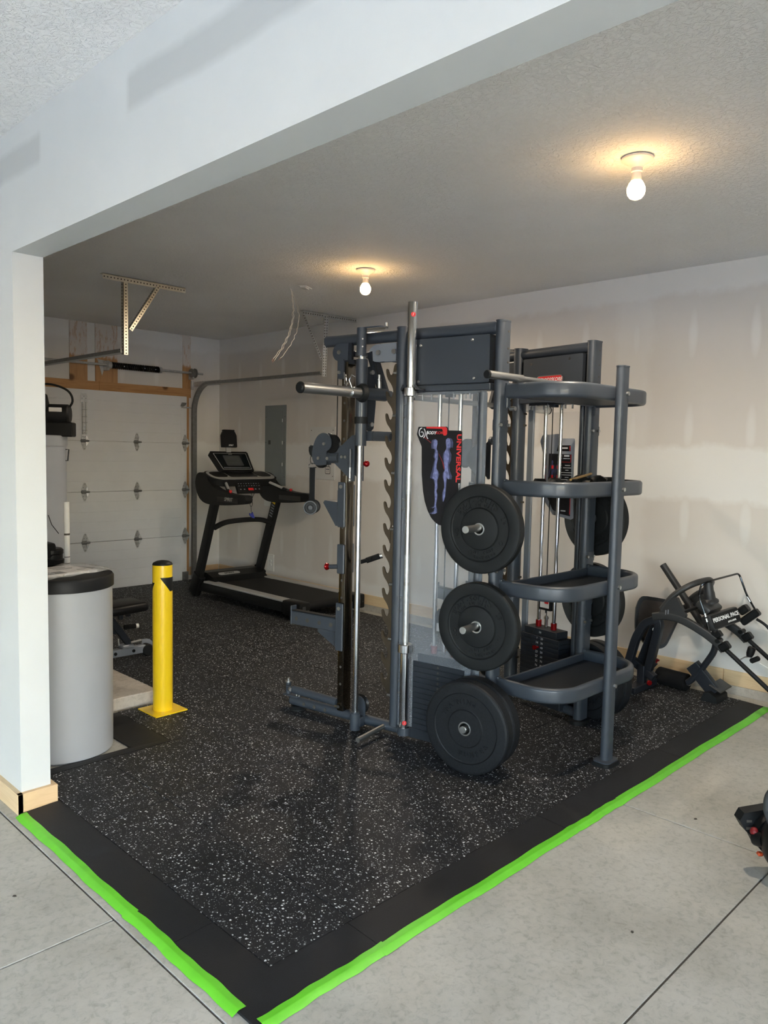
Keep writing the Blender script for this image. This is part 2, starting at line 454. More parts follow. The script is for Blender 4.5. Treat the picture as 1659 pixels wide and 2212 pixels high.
def m_wood(name, a, b, axis_scale, mudz=None):
    m, nt, p = newmat(name)
    p.inputs['Roughness'].default_value = 0.62
    pos = wpos(nt); mp = nt.nodes.new('ShaderNodeMapping'); mp.inputs['Scale'].default_value = axis_scale
    nt.links.new(pos, mp.inputs['Vector'])
    n = N(nt, 'ShaderNodeTexNoise', Scale=1.0, Detail=7.0, Roughness=0.65, Distortion=0.8); nt.links.new(mp.outputs[0], n.inputs['Vector'])
    r = ramp(nt, [(0.3, a), (0.55, b), (0.75, a)]); nt.links.new(n.outputs[0], r.inputs[0])
    v = N(nt, 'ShaderNodeTexVoronoi', Scale=2.3); nt.links.new(pos, v.inputs['Vector'])
    rk = ramp(nt, [(0.05, S(96, 62, 36)), (0.11, (1, 1, 1))]); nt.links.new(v.outputs['Distance'], rk.inputs[0])
    col = mixc(nt, 0.8, r.outputs[0], rk.outputs[0], 'MULTIPLY')
    if mudz:
        sep = nt.nodes.new('ShaderNodeSeparateXYZ'); nt.links.new(pos, sep.inputs[0])
        mp2 = nt.nodes.new('ShaderNodeMapping'); mp2.inputs['Scale'].default_value = (40, 40, 9); nt.links.new(pos, mp2.inputs['Vector'])
        n2 = N(nt, 'ShaderNodeTexNoise', Scale=1.0, Detail=5.0, Roughness=0.7); nt.links.new(mp2.outputs[0], n2.inputs['Vector'])
        up = math_(nt, 'DIVIDE', math_(nt, 'SUBTRACT', math_(nt, 'ADD', sep.outputs[2], math_(nt, 'MULTIPLY', n2.outputs[0], 0.12)), mudz), 0.03, True)
        keep = math_(nt, 'DIVIDE', math_(nt, 'SUBTRACT', n2.outputs[0], 0.40), 0.08, True)
        col = mixc(nt, math_(nt, 'MULTIPLY', up, math_(nt, 'ADD', math_(nt, 'MULTIPLY', keep, 0.55), 0.4)), col, S(222, 216, 210))
    nt.links.new(col, p.inputs['Base Color'])
    bump(nt, p, n.outputs[0], 0.1, 0.002)
m_wood('pine_vertical', S(168, 124, 80), S(194, 150, 102), (40, 40, 2.5), 2.52)
m_wood('pine_horizontal', S(166, 120, 74), S(192, 148, 98), (2.5, 40, 40))
m_wood('pine_base', S(206, 176, 134), S(222, 196, 156), (40, 2.5, 30))
m_wood('pine_base_end', S(206, 170, 126), S(220, 188, 146), (2.5, 40, 30))

GM = S(56, 62, 70)
pm('gunmetal', GM, 0.42, 0.0, var=0.06, vscale=3, bmp=0.03, bscale=900, bdist=0.0005, coat=0.15, spec=0.5)
pm('gunmetal_dark', S(38, 42, 48), 0.5, 0.0, var=0.05, bmp=0.03, bscale=900, bdist=0.0005)
pm('plate_grey', S(122, 127, 134), 0.45, 0.0, var=0.03)
pm('chrome', S(214, 214, 214), 0.14, 1.0, rvar=0.06, vscale=30)
pm('brushed_steel', S(126, 117, 104), 0.2, 1.0, var=0.14, vscale=9, rvar=0.08)
pm('satin_steel', S(186, 186, 184), 0.36, 1.0, rvar=0.08, vscale=200)
pm('laser_steel', S(112, 101, 87), 0.4, 1.0, var=0.10, vscale=12)
pm('galvanised', S(192, 194, 194), 0.38, 0.7, var=0.16, vscale=45, rvar=0.2)
pm('galvanised_dark', S(142, 144, 144), 0.42, 0.75, var=0.15, vscale=30, rvar=0.2)
pm('zinc_plated', S(208, 205, 192), 0.32, 0.8, var=0.1, vscale=20)
pm('black_rubber', S(25, 27, 28), 0.55, 0.0, var=0.12, vscale=9, bmp=0.05, bscale=500, bdist=0.001)
pm('crumb_rubber', S(25, 27, 30), 0.55, 0.0, var=0.35, vscale=120, bmp=0.25, bscale=260, bdist=0.002)
pm('black_plastic', S(20, 21, 22), 0.38, 0.0, var=0.08)
pm('black_satin', S(26, 27, 28), 0.5, 0.0, var=0.08)
pm('gloss_black', S(12, 12, 13), 0.12, 0.0, coat=0.4)
pm('dark_grey_plastic', S(58, 60, 62), 0.45, 0.0, var=0.06)
pm('silver_plastic', S(172, 172, 170), 0.42, 0.15, var=0.03)
pm('black_vinyl', S(22, 22, 23), 0.42, 0.0, var=0.1, bmp=0.1, bscale=400, bdist=0.001)
pm('pad_back', S(52, 46, 42), 0.75, var=0.2, vscale=30)
pm('foam', S(20, 20, 21), 0.9, bmp=0.2, bscale=600, bdist=0.001)
pm('webbing', S(16, 17, 18), 0.8, bmp=0.2, bscale=700, bdist=0.001)
pm('red_anodised', S(148, 14, 18), 0.25, 0.5)
pm('red_print', S(214, 40, 42), 0.5)
pm('red_dark_print', S(120, 18, 24), 0.5)
pm('white_print', S(235, 235, 235), 0.5)
pm('grey_print', S(128, 132, 140), 0.5)
pm('blue_print', S(52, 62, 152), 0.45)
pm('figure_print', S(56, 60, 92), 0.45, var=0.4, vscale=40)
pm('figure_light', S(112, 118, 164), 0.45, var=0.5, vscale=60)
pm('placard_black', S(30, 29, 32), 0.35, var=0.15, vscale=8)
pm('placard_back', S(150, 154, 162), 0.5)
pm('yellow_paint', S(247, 208, 34), 0.28, 0.0, var=0.03, coat=0.3)
pm('yellow_label', S(244, 206, 40), 0.45)
pm('blue_label', S(40, 96, 186), 0.45)
pm('orange_plastic', S(196, 78, 40), 0.4)
pm('tape_green', S(106, 204, 46), 0.42, 0.0, var=0.06, vscale=14, bmp=0.1, bscale=30, bdist=0.004)
pm('door_enamel', S(222, 224, 226), 0.5, 0.0, var=0.02, bmp=0.12, bscale=240, bdist=0.002)
pm('tank_grey', S(168, 171, 174), 0.45, 0.0, var=0.02)
pm('heater_grey', S(160, 164, 170), 0.4, 0.0, var=0.03)
pm('panel_grey', S(124, 131, 132), 0.5, 0.0, var=0.03)
pm('panel_dark', S(60, 64, 66), 0.5)
pm('white_plastic', S(226, 226, 222), 0.4)
pm('white_enamel', S(216, 216, 214), 0.45)
pm('porcelain', S(226, 220, 214), 0.4)
pm('wire_white', S(222, 214, 200), 0.5, var=0.15, vscale=80)
pm('copper', S(150, 96, 70), 0.4, 0.8)
pm('paper', S(222, 218, 214), 0.7, var=0.03)
pm('paper_ink', S(128, 126, 126), 0.7)
pm('black_paper', S(32, 32, 33), 0.6)
pm('silver_bench', S(140, 145, 152), 0.42, 0.25, var=0.05)
pm('tennis_felt', S(72, 76, 58), 0.95, bmp=0.3, bscale=300)
pm('bamboo', S(190, 148, 84), 0.5, var=0.1, vscale=40)
pm('belt', S(24, 24, 25), 0.6, var=0.1, vscale=20)
pm('mower_grey', S(48, 49, 50), 0.45, var=0.1, vscale=12, bmp=0.04, bscale=300)
pm('mower_red', S(150, 30, 28), 0.35, coat=0.3)
pm('navy_steel', S(37, 40, 46), 0.42, var=0.06, coat=0.15)
pm('screen', S(86, 90, 88), 0.2)
pm('screen_dark', S(16, 22, 26), 0.08)
pm('leather_debris', S(120, 100, 70), 0.8)
def m_glassy(name, col, alpha_mix, rough):
    m, nt, p = newmat(name)
    p.inputs['Base Color'].default_value = col; p.inputs['Roughness'].default_value = rough
    tr = nt.nodes.new('ShaderNodeBsdfTransparent'); mx = nt.nodes.new('ShaderNodeMixShader')
    n = N(nt, 'ShaderNodeTexNoise', Scale=3.0, Detail=2.0); nt.links.new(wpos(nt), n.inputs['Vector'])
    f = math_(nt, 'MULTIPLY_ADD', n.outputs[0], 0.04); f.node.inputs[2].default_value = alpha_mix-0.02
    nt.links.new(f, mx.inputs[0]); nt.links.new(tr.outputs[0], mx.inputs[1]); nt.links.new(p.outputs[0], mx.inputs[2])
    nt.links.new(mx.outputs[0], nt.nodes['Material Output'].inputs[0])
m_glassy('lexan', S(158, 165, 174), 0.27, 0.4)
m_glassy('lexan_clear', S(210, 210, 210), 0.06, 0.1)
m_glassy('plastic_bag', S(235, 235, 235), 0.35, 0.15)
def m_bulb():
    m, nt, p = newmat('bulb_glow')
    p.inputs['Base Color'].default_value = (1, 0.9, 0.75, 1)
    p.inputs['Emission Color'].default_value = (1.0, 0.60, 0.24, 1); p.inputs['Emission Strength'].default_value = 7.0
m_bulb()

# ------------------------------------------------------------------ room shell
H = 2.823
b = MB(); b.bx((0, -11, 0), (0.14, 0.14, H))
struct(b.build('wall_right', 'drywall_right', smooth=False), 'unpainted drywall wall with pale taped seams')
b = MB()
b.bx((-0.52, 0, 0), (0, 0.14, H)); b.bx((-10.4, 0, 0), (-2.25, 0.14, H)); b.bx((-2.25, 0, 2.06), (-0.52, 0.14, H))
struct(b.build('wall_back', 'drywall_back', smooth=False), 'drywall wall around the small garage door')
b = MB()
b.bx((-4.022, -4.668, 0), (-3.9, 0, H)); b.bx((-4.022, -11, 2.312), (-3.9, -4.668, H))
struct(b.build('wall_left', 'white_primer', smooth=False), 'white primed divider wall and header over the wide opening')
b = MB()
b.bx((-10.4, -11.14, 0), (-8.9, -11, H)); b.bx((-5.0, -11.14, 0), (0.14, -11, H)); b.bx((-8.9, -11.14, 2.3), (-5.0, -11, H))
struct(b.build('wall_front', 'white_primer', smooth=False), 'wall with an open overhead doorway behind the viewer')
b = MB(); b.bx((-10.54, -11.14, 0), (-10.4, -9.8, H)); b.bx((-10.54, -5.6, 0), (-10.4, 0.14, H)); b.bx((-10.54, -9.8, 2.3), (-10.4, -5.6, H))
struct(b.build('wall_far', 'white_primer', smooth=False), 'far wall of the main garage with an open doorway')
b = MB(); b.bx((-3.9, -11.14, H), (0.14, 0.14, H+0.1))
struct(b.build('ceiling', 'knockdown_ceiling', smooth=False), 'knockdown textured ceiling over the gym bay')
b = MB(); b.bx((-10.54, -11.14, 2.78), (-4.022, 0.14, H+0.1))
struct(b.build('ceiling', 'knockdown_ceiling', smooth=False), 'knockdown textured ceiling over the main garage')
b = MB(); b.bx((-45, -45, -0.2), (25, -11.14, -0.02)); b.bx((-45, -11.14, -0.2), (-10.54, 20, -0.02))
struct(b.build('driveway', 'driveway', smooth=False), 'concrete driveway outside the open doorway')

# floor slabs divided by saw cuts
b = MB(); b.bx((-10.5, -11.14, -0.25), (0.14, 0.14, -0.012))
floor = struct(b.build('floor', 'joint_filler', smooth=False), 'smooth grey concrete garage floor with saw-cut joints')
def slab(x0, x1, y0, y1):
    g = 0.0028
    MB().bx((x0+g, y0+g, -0.1), (x1-g, y1-g, 0), bev=0.002).build('slab', 'concrete', floor, smooth=False)
for x0, x1, y0, y1 in ((-10.5, -4.085, -11.14, -5.637), (-10.5, -4.085, -5.637, 0.14), (-4.085, -2.06, -7.03, 0.14),
                       (-2.06, 0.14, -7.03, 0.14), (-4.085, -2.06, -11.14, -7.03), (-2.06, 0.14, -11.14, -7.03)):
    slab(x0, x1, y0, y1)
b = MB(); b.bx((-4.08, -7.0328, -0.011), (-2.25, -7.0272, -0.0015)); b.build('joint_dirt', 'saw_cut', floor, smooth=False)
b = MB(); b.bx((-4.0878, -11, -0.011), (-4.0860, 0, -0.001)); b.build('joint_dirt', 'saw_cut', floor, smooth=False)
# bits of grit lying on the slab
for i, (x, y, sx, sy) in enumerate(((-2.63, -7.75, .012, .006), (-4.35, -5.2, .006, .005), (-4.27, -5.28, .007, .005), (-4.33, -5.17, .005, .004), (-2.52, -7.28, .03, .012),
                                    (-3.35, -7.35, .012, .008), (-1.96, -6.66, .007, .006), (-2.9, -6.85, .006, .005))):
    M = Matrix.Translation((x, y, 0)) @ Euler((0, 0, i*0.9)).to_matrix().to_4x4()
    o = MB().prism([(-sx, -sy*.6), (0, -sy), (sx, -sy*.3), (sx*.7, sy), (-sx*.6, sy*.7)], M, 0.002).build('grit', 'saw_cut' if i != 4 else 'leather_debris', floor, smooth=False)

# wall bases: concrete curb and wood boards
b = MB()
b.prism([(0, 0), (-0.03, 0), (-0.022, 0.056), (0, 0.056)], frame((0, -10.9, 0), (1, 0, 0), (0, 0, 1)), -10.9)
struct(b.build('trim_1', 'curb_concrete', smooth=False), 'low concrete curb under the drywall of the long wall')
for i, (y0, y1) in enumerate(((-10.9, -6.02), (-6.015, -2.3), (-2.295, -0.02))):
    b = MB(); b.bx((-0.0155, y0, 0.056), (0, y1, 0.152), bev=0.002)
    if i == 0: bb = struct(b.build('baseboard_right', 'pine_base', smooth=False), 'raw wood board along the foot of the long wall')
    else: b.build('board', 'pine_base', bb, smooth=False)
b = MB(); b.bx((-0.41, -0.016, 0.056), (-0.016, 0, 0.152), bev=0.002)
struct(b.build('baseboard_back', 'pine_base_end', smooth=False), 'short raw wood board beside the garage door')
b = MB(); b.bx((-4.044, -4.69, 0), (-4.022, -0.02, 0.088), bev=0.001)
bl = struct(b.build('baseboard_left', 'pine_base', smooth=False), 'raw pine board round the foot of the white wall end')
b = MB(); b.bx((-4.0435, -4.69, 0), (-3.878, -4.668, 0.088), bev=0.001); b.build('board', 'pine_base_end', bl, smooth=False)
b = MB(); b.bx((-3.9, -4.67, 0), (-3.878, -4.5, 0.088), bev=0.001); b.build('board', 'pine_base', bl, smooth=False)

# exposed framing round the garage door
def trim(n, x0, x1, z0, z1, mat, label, d=0.012):
    return struct(MB().bx((x0, -d, z0), (x1, 0.001, z1), bev=0.001).build('trim_%d' % n, mat, smooth=False), label)
trim(2, -1.80, -1.614, 2.222, H, 'pine_vertical', 'leftmost exposed pine stud above the garage door')
trim(3, -1.528, -1.283, 2.222, H, 'pine_vertical', 'wide plaster-smeared pine stud behind the torsion spring')
trim(4, -0.497, -0.393, 2.222, H, 'pine_vertical', 'narrow pine stud above the door corner')
t5 = trim(5, -3.3, -1.49, 2.118, 2.222, 'pine_horizontal', 'pine header board over the garage door')
MB().bx((-1.488, -0.012, 2.118), (-0.393, 0.001, 2.222), bev=0.001).build('board', 'pine_horizontal', t5, smooth=False)
MB().bx((-0.462, -0.012, 0.06), (-0.418, 0.001, 2.118), bev=0.001).build('board', 'pine_vertical', t5, smooth=False)
# ------------------------------------------------------------------ garage door
XR, XL = -0.469, -2.30
PH = 0.5334; Z0 = -0.004
b = MB(); b.bx((XL+0.02, -0.012, 0.01), (XR-0.02, -0.004, 2.11))
door = struct(b.build('door_1', 'white_enamel', smooth=False), 'small sectional overhead garage door in pale grey steel')
for i in range(4):
    z0 = Z0+i*PH+0.002; z1 = Z0+(i+1)*PH-0.002
    b = MB()
    # embossed horizontal ribs: five shallow boards per section
    nb = 5; hb = (z1-z0)/nb
    for k in range(nb):
        b.bx((XL, -0.045, z0+k*hb+0.0012), (XR, -0.012, z0+(k+1)*hb-0.0012), bev=0.0015)
    b.bx((XL, -0.0435, z0), (XR, -0.012, z1))
    pnl = b.build('panel', 'door_enamel', door, smooth=False)
    b = MB(); b.bx((XR-0.075, -0.047, z0+0.004), (XR+0.001, -0.044, z1-0.004), bev=0.001); b.build('end_stile', 'door_enamel', pnl, smooth=False)
    b = MB()
    b.cyl((XR-0.03, -0.047, z0+0.15), (XR-0.03, -0.049, z0+0.15), 0.004, seg=8); b.cyl((XR-0.065, -0.047, z0+0.4), (XR-0.065, -0.049, z0+0.4), 0.004, seg=8)
    b.build('screw', 'galvanised', pnl)
# hinges
def hinge_mesh():
    b = MB()
    F = frame((0, -0.045, 0), (1, 0, 0), (0, 0, 1))
    up = [(-0.034, 0.012), (0.034, 0.012), (0.034, 0.03), (0.012, 0.088), (0.006, 0.097), (-0.006, 0.097), (-0.012, 0.088), (-0.034, 0.03)]
    b.prism(up, F, 0.004); b.prism([(x, -y) for x, y in up][::-1], F, 0.004)
    return b
hb = hinge_mesh()
pinb = MB(); pinb.cyl((-0.042, -0.058, 0), (0.046, -0.058, 0), 0.010, seg=10); pinb.bx((-0.038, -0.06, -0.018), (0.036, -0.045, 0.018), bev=0.004)
for sgn in (-1, 1):
    for q in ((0, 0.082), (0.016, 0.045), (-0.016, 0.045)): pinb.cyl((q[0], -0.048, sgn*q[1]), (q[0], -0.053, sgn*q[1]), 0.005, seg=8)
tab = MB(); tab.prism([(0.0, 0.012), (0.03, 0.012), (0.014, 0.05), (0.004, 0.05)], frame((0.012, -0.05, 0), (1, -0.25, 0), (0, 0, 1)), 0.012)
tab.prism([(0.0, -0.012), (0.03, -0.012), (0.014, -0.05), (0.004, -0.05)], frame((0.012, -0.05, 0), (1, -0.25, 0), (0, 0, 1)), 0.012)
h0 = p0 = t0 = None
for k in (1, 2, 3):
    for x in (-0.447-0.045, -1.083, -1.672, -2.22):
        z = Z0+k*PH
        loc = Vector((x, 0, z))
        if h0 is None:
            hb.v = [v+loc for v in hb.v]; h0 = hb.build('hinge', 'galvanised', door, smooth=False, origin=loc)
            pinb.v = [v+loc for v in pinb.v]; p0 = pinb.build('hinge_pin', 'galvanised_dark', h0, origin=loc)
            tab.v = [v+loc for v in tab.v]; t0 = tab.build('roller_tab', 'galvanised', h0, smooth=False, origin=loc)
        else:
            h = inst(h0, 'hinge', door, loc); inst(p0, 'hinge_pin', h, loc); inst(t0, 'roller_tab', h, loc)
# operator reinforcement strut on the top section
b = MB()
sx = -1.672
b.prism([(-0.034, 0.40), (0.034, 0.40), (0.036, 0.47), (0.026, 0.50), (-0.026, 0.50), (-0.036, 0.47)], frame((sx, -0.046, 1.585), (1, 0, 0), (0, 0, 1)), 0.004)
b.prism([(-0.034, 0.02), (0.034, 0.02), (0.03, 0.06), (0.02, 0.085), (-0.02, 0.085), (-0.03, 0.06)], frame((sx, -0.046, 1.585), (1, 0, 0), (0, 0, 1)), 0.004)
b.box((sx-0.017, -0.056, 1.585+0.245), (0.014, 0.02, 0.33), bev=0.003); b.box((sx+0.017, -0.056, 1.585+0.245), (0.014, 0.02, 0.33), bev=0.003)
b.box((sx, -0.05, 1.585+0.245), (0.046, 0.006, 0.33))
st = b.build('reinforcement_strut', 'galvanised', door, smooth=False)
b = MB()
for dz in (0.12, 0.2, 0.26, 0.33): b.box((sx, -0.0605, 1.585+dz), (0.05, 0.012, 0.005))
for dz, dx in ((0.47, 0), (0.45, .02), (0.45, -.02), (0.05, 0)): b.cyl((sx+dx, -0.05, 1.585+dz), (sx+dx, -0.054, 1.585+dz), 0.005, seg=8)
b.build('strut_slots', 'galvanised_dark', st, smooth=False)
b = MB(); b.box((XR-0.05, -0.06, 2.035), (0.075, 0.004, 0.05), rot=(0.5, 0, 0.3), bev=0.001); b.box((XR-0.02, -0.062, 2.005), (0.1, 0.03, 0.012), bev=0.003); b.cyl((XR-0.06, -0.07, 2.0), (XR+0.06, -0.07, 2.0), 0.006, seg=8)
b.build('top_roller_bracket', 'galvanised', door, smooth=False)
b = MB(); b.bx((XR-0.06, -0.055, 0.01), (XR+0.02, -0.047, 0.11), bev=0.002); b.cyl((XR-0.02, -0.06, 0.06), (XR-0.02, -0.05, 0.06), 0.012, seg=10)
b.build('bottom_bracket', 'galvanised_dark', door, smooth=False)

# ------------------------------------------------------------------ door tracks with ceiling hangers
def perforated(b, hb, p0, p1, wide, flangedir, n):
    """slotted angle iron from p0 to p1"""
    p0 = Vector(p0); p1 = Vector(p1); d = (p1-p0); L = d.length; d.normalize()
    fl = Vector(flangedir); fl = (fl-d*fl.dot(d)).normalized(); nn = d.cross(fl)
    F = frame(p0, d, fl)
    b.prism([(0, 0), (L, 0), (L, wide), (0, wide)], F, 0.003)
    b.prism([(0, 0), (L, 0), (L, 0.003), (0, 0.003)], F, wide)
    for i in range(n):
        c = L*(i+0.5)/n
        hb.prism([(c+x*0.9, wide*0.55+y) for x, y in circ(0.0058, 8)], F, 0.005, -0.001)
        hb.prism([(c+x, y) for x, y in circ(0.0055, 6)], F @ Matrix.Translation((0, 0, wide*0.55)) @ Matrix.Rotation(PI/2, 4, 'X'), 0.005, -0.004)
def track(xt, side, zi, label, braces):
    t = thing('door_track', label, 'track', (xt, -0.12, 0), 'garage door tracks')
    ch = [(-0.014, -0.028), (0.014, -0.028), (0.014, -0.022), (-0.008, -0.022), (-0.008, 0.022), (0.014, 0.022), (0.014, 0.028), (-0.014, 0.028)]
    ch = [(x*side, y) for x, y in ch]
    R = 0.32; zt = zi
    path = [(xt, -0.085, 0.03)]+[(xt, -0.085, 0.03+(zt-R-0.03)*k/4) for k in range(1, 5)]
    for k in range(1, 13):
        a = PI/2*k/12; path.append((xt, -0.085-R*(1-math.cos(a)), zt-R+R*math.sin(a)))
    path += [(xt, -0.085-R-(2.33-0.085-R)*k/4, zt) for k in range(1, 5)]
    b = MB(); b.tube(path, 1.0, prof=ch, up=(side*1.0, 0, 0)); b.build('rail', 'galvanised_dark', t)
    b = MB(); b.bx((xt+side*0.012, -0.09, 0.06), (xt+side*0.016, -0.015, 2.05)); b.bx((xt+side*0.012, -0.02, 0.06), (xt+side*0.05, -0.015, 2.05))
    b.build('mounting_angle', 'galvanised', t, smooth=False)
    b = MB(); b.bx((xt+side*0.018, -0.6, zt-0.026), (xt+side*0.021, -0.01, zt+0.028)); b.bx((xt-side*0.005, -0.035, zt-0.06), (xt+side*0.03, -0.012, zt+0.04), bev=0.002)
    b.build('splice_plate', 'galvanised', t, smooth=False)
    for (p0, p1, wd, fd, n, mt) in braces:
        b = MB(); h = MB(); perforated(b, h, p0, p1, wd, fd, n)
        o = b.build('hanger', mt, t, smooth=False); h.build('slots', 'saw_cut', o, smooth=False)
    b = MB()
    for y in (-0.9, -1.4, -1.9): b.cyl((xt-side*0.008, y, zt), (xt-side*0.013, y, zt), 0.006, seg=8)
    b.cyl((xt-side*0.02, -2.31, zt), (xt+side*0.03, -2.31, zt), 0.007, seg=8)
    b.each('bolt', 'galvanised', t)
ZT = 2.272
track(-0.395, 1, ZT, 'galvanised door track curving beside the electrical panel', [
    ((-0.64, -2.33, H-0.002), (-0.02, -2.39, H-0.002), 0.04, (0, 0, -1), 24, 'galvanised'),
    ((-0.375, -2.34, ZT-0.03), (-0.375, -2.36, H-0.02), 0.032, (-1, 0, 0), 22, 'galvanised'),
    ((-0.62, -2.335, H-0.03), (-0.40, -2.345, 2.40), 0.03, (-1, 0, 0), 18, 'galvanised')])
track(-2.375, -1, ZT, 'galvanised door track running behind the white wall end', [
    ((-2.55, -2.35, H-0.002), (-1.86, -2.35, H-0.002), 0.04, (0, 0, -1), 26, 'zinc_plated'),
    ((-2.385, -2.345, ZT-0.03), (-2.385, -2.345, H-0.02), 0.036, (1, 0, 0), 24, 'zinc_plated'),
    ((-2.345, -2.355, 2.44), (-2.11, -2.355, H-0.02), 0.032, (1, 0, 0), 18, 'zinc_plated')])

# ------------------------------------------------------------------ torsion spring shaft
t = thing('torsion_spring', 'black torsion spring on a steel shaft above the garage door', 'spring', (-1.2, -0.09, 2.30))
zs, ys = 2.395, -0.09
b = MB(); b.cyl((-2.5, ys, zs), (-0.285, ys, zs), 0.0125, seg=12); b.build('shaft', 'galvanised', t)
b = MB()
hel = []
turns, npt = 26, 14
for i in range(turns*npt+1):
    a = 2*PI*i/npt; hel.append((-1.40+0.56*i/(turns*npt), ys+0.028*math.cos(a), zs+0.028*math.sin(a)))
b.tube(hel, 0.0095, seg=6); b.build('coil', 'gloss_black', t)
b = MB(); b.cyl((-1.44, ys, zs), (-1.395, ys, zs), 0.036, seg=14); b.box((-1.43, ys+0.03, zs-0.005), (0.03, 0.09, 0.10), bev=0.004); b.cyl((-0.85, ys, zs), (-0.815, ys, zs), 0.034, seg=14)
b.prism([(-0.05, 0.06), (0.04, 0.05), (0.03, -0.02), (0.0, -0.11), (-0.02, -0.03)], frame((-1.46, -0.013, zs), (1, 0, 0), (0, 0, 1)), 0.004)
b.each('bracket', 'galvanised', t)
b = MB(); b.lathe([(0, 0), (0.05, 0), (0.052, 0.008), (0.044, 0.014), (0.044, 0.04), (0.054, 0.046), (0.054, 0.058), (0.02, 0.062), (0, 0.062)], (-0.44, ys, zs), (1, 0, 0), 20); b.build('cable_drum', 'galvanised_dark', t)
b = MB(); b.bx((-0.425, -0.1, zs-0.07), (-0.40, 0, zs+0.03), bev=0.003); b.build('end_bearing_plate', 'galvanised', t, smooth=False)

# ------------------------------------------------------------------ things on the long wall
t = thing('electrical_panel', 'grey metal breaker panel flush in the drywall behind the treadmill', 'electrical panel', (-0.006, -1.105, 1.152))
b = MB(); b.bx((-0.008, -1.292, 1.152), (0, -0.917, 2.026), bev=0.002); b.build('cover', 'panel_grey', t, smooth=False)
b = MB(); b.bx((-0.014, -1.235, 1.215), (-0.008, -0.965, 1.965), bev=0.002)
dr = b.build('door', 'panel_grey', t, smooth=False)
b = MB(); b.bx((-0.017, -1.03, 1.60), (-0.013, -0.99, 1.645), bev=0.001); b.build('latch', 'panel_dark', dr, smooth=False)
for z in (1.86, 1.62, 1.385):
    b = MB(); b.cyl((-0.013, -1.238, z-0.018), (-0.013, -1.238, z+0.018), 0.004, seg=8); b.build('hinge', 'white_print', dr)
b = MB()
for z in (1.90, 1.25, 1.62):
    b.cyl((-0.008, -1.272, z), (-0.010, -1.272, z), 0.005, seg=8); b.cyl((-0.008, -0.935, z), (-0.010, -0.935, z), 0.005, seg=8)
b.build('screw', 'panel_dark', t)

t = thing('access_cover', 'white square access cover screwed to the drywall behind the cable pulley', 'cover', (-0.004, -1.89, 1.249))
b = MB(); b.bx((-0.006, -2.09, 1.249), (0, -1.692, 1.784), bev=0.001); b.build('plate', 'white_enamel', t, smooth=False)
b = MB()
for y in (-2.06, -1.72):
    for z in (1.285, 1.75): b.cyl((-0.006, y, z), (-0.008, y, z), 0.005, seg=8)
b.build('screw', 'panel_dark', t)
F = frame((-0.007, -1.985, 1.345), (0, -1, 0), (0, 0, 1))
b = MB(); b.prism(rrect(0.078, 0.078, 0.014), F, 0.0006); b.ring(0.022, 0.016, F @ Matrix.Translation((0, 0.05, 0)), 0.0006, 16)
b.build('tag_outline', 'panel_dark', t, smooth=False)
b = MB(); b.prism(rrect(0.066, 0.066, 0.01), F, 0.0012); o = b.build('tag_label', 'paper', t, smooth=False)
b = MB(); b.box((0, 0.01, 0.0014), (0.05, 0.012, 0.0006), M=F); b.box((0, -0.014, 0.0014), (0.05, 0.003, 0.0006), M=F); b.build('tag_print', 'grey_print', t, smooth=False)

def outlet(y, z, label, w, h, kind):
    t = thing('cover_plate', label, 'outlet', (-0.003, y, z-h/2), 'white cover plates on the long wall')
    b = MB(); b.bx((-0.006, y-w/2, z-h/2), (0, y+w/2, z+h/2), bev=0.003); b.build('plate', 'white_plastic', t)
    b = MB()
    if kind:
        for dz in (-0.02, 0.02): b.prism(rrect(0.034, 0.028, 0.008), frame((-0.006, y, z+dz), (0, -1, 0), (0, 0, 1)), 0.003)
    else: b.box((-0.007, y, z), (0.003, 0.034, 0.068), bev=0.001)
    b.build('insert', 'white_enamel', t)
outlet(-0.965, 1.0, 'blank white cover plate under the grey breaker panel', 0.115, 0.17, 0)
outlet(-1.035, 0.285, 'white wall outlet low behind the treadmill upright', 0.12, 0.19, 1)

# ------------------------------------------------------------------ ceiling fixtures
def lamp(x, y, label):
    t = thing('ceiling_lamp', label, 'lamp', (x, y, H-0.2), 'bare bulbs on the gym ceiling')
    b = MB(); b.lathe([(0, 0), (0.058, 0), (0.066, -0.004), (0.066, -0.012), (0.058, -0.018), (0.045, -0.022), (0.03, -0.034), (0.024, -0.045), (0.0, -0.045)], (x, y, H), (0, 0, 1), 28); b.build('base', 'porcelain', t)
    b = MB(); b.lathe([(0, -0.042), (0.023, -0.042), (0.024, -0.06), (0.021, -0.064), (0, -0.064)], (x, y, H), (0, 0, 1), 20); b.build('socket', 'porcelain', t)
    b = MB(); b.lathe([(0.0, -0.06), (0.0195, -0.062), (0.021, -0.085), (0.0225, -0.098)], (x, y, H), (0, 0, 1), 20); b.build('bulb_neck', 'porcelain', t)
    b = MB(); b.lathe([(0.0225, -0.098), (0.031, -0.110), (0.0375, -0.126), (0.0385, -0.140), (0.035, -0.156), (0.025, -0.169), (0.012, -0.175), (0, -0.176)], (x, y, H), (0, 0, 1), 24); b.build('bulb', 'bulb_glow', t)
    l = bpy.data.lights.new('bulb_light', 'AREA'); l.shape = 'DISK'; l.size = 0.06; l.energy = 3.0; l.color = (1.0, 0.86, 0.68)
    lo = bpy.data.objects.new('bulb_light', l); COL.objects.link(lo); lo.parent = t; lo.location = (0, 0, 0.022)
lamp(-2.033, -6.295, 'lit bare bulb lamp nearest the white header beam')
lamp(-1.364, -3.92, 'lit bare bulb lamp above the cable machine, farther from the header beam')
t = thing('junction_cover', 'small white plate hanging loose on the ceiling beside the dangling wires', 'cover', (-1.29, -3.16, H-0.03))
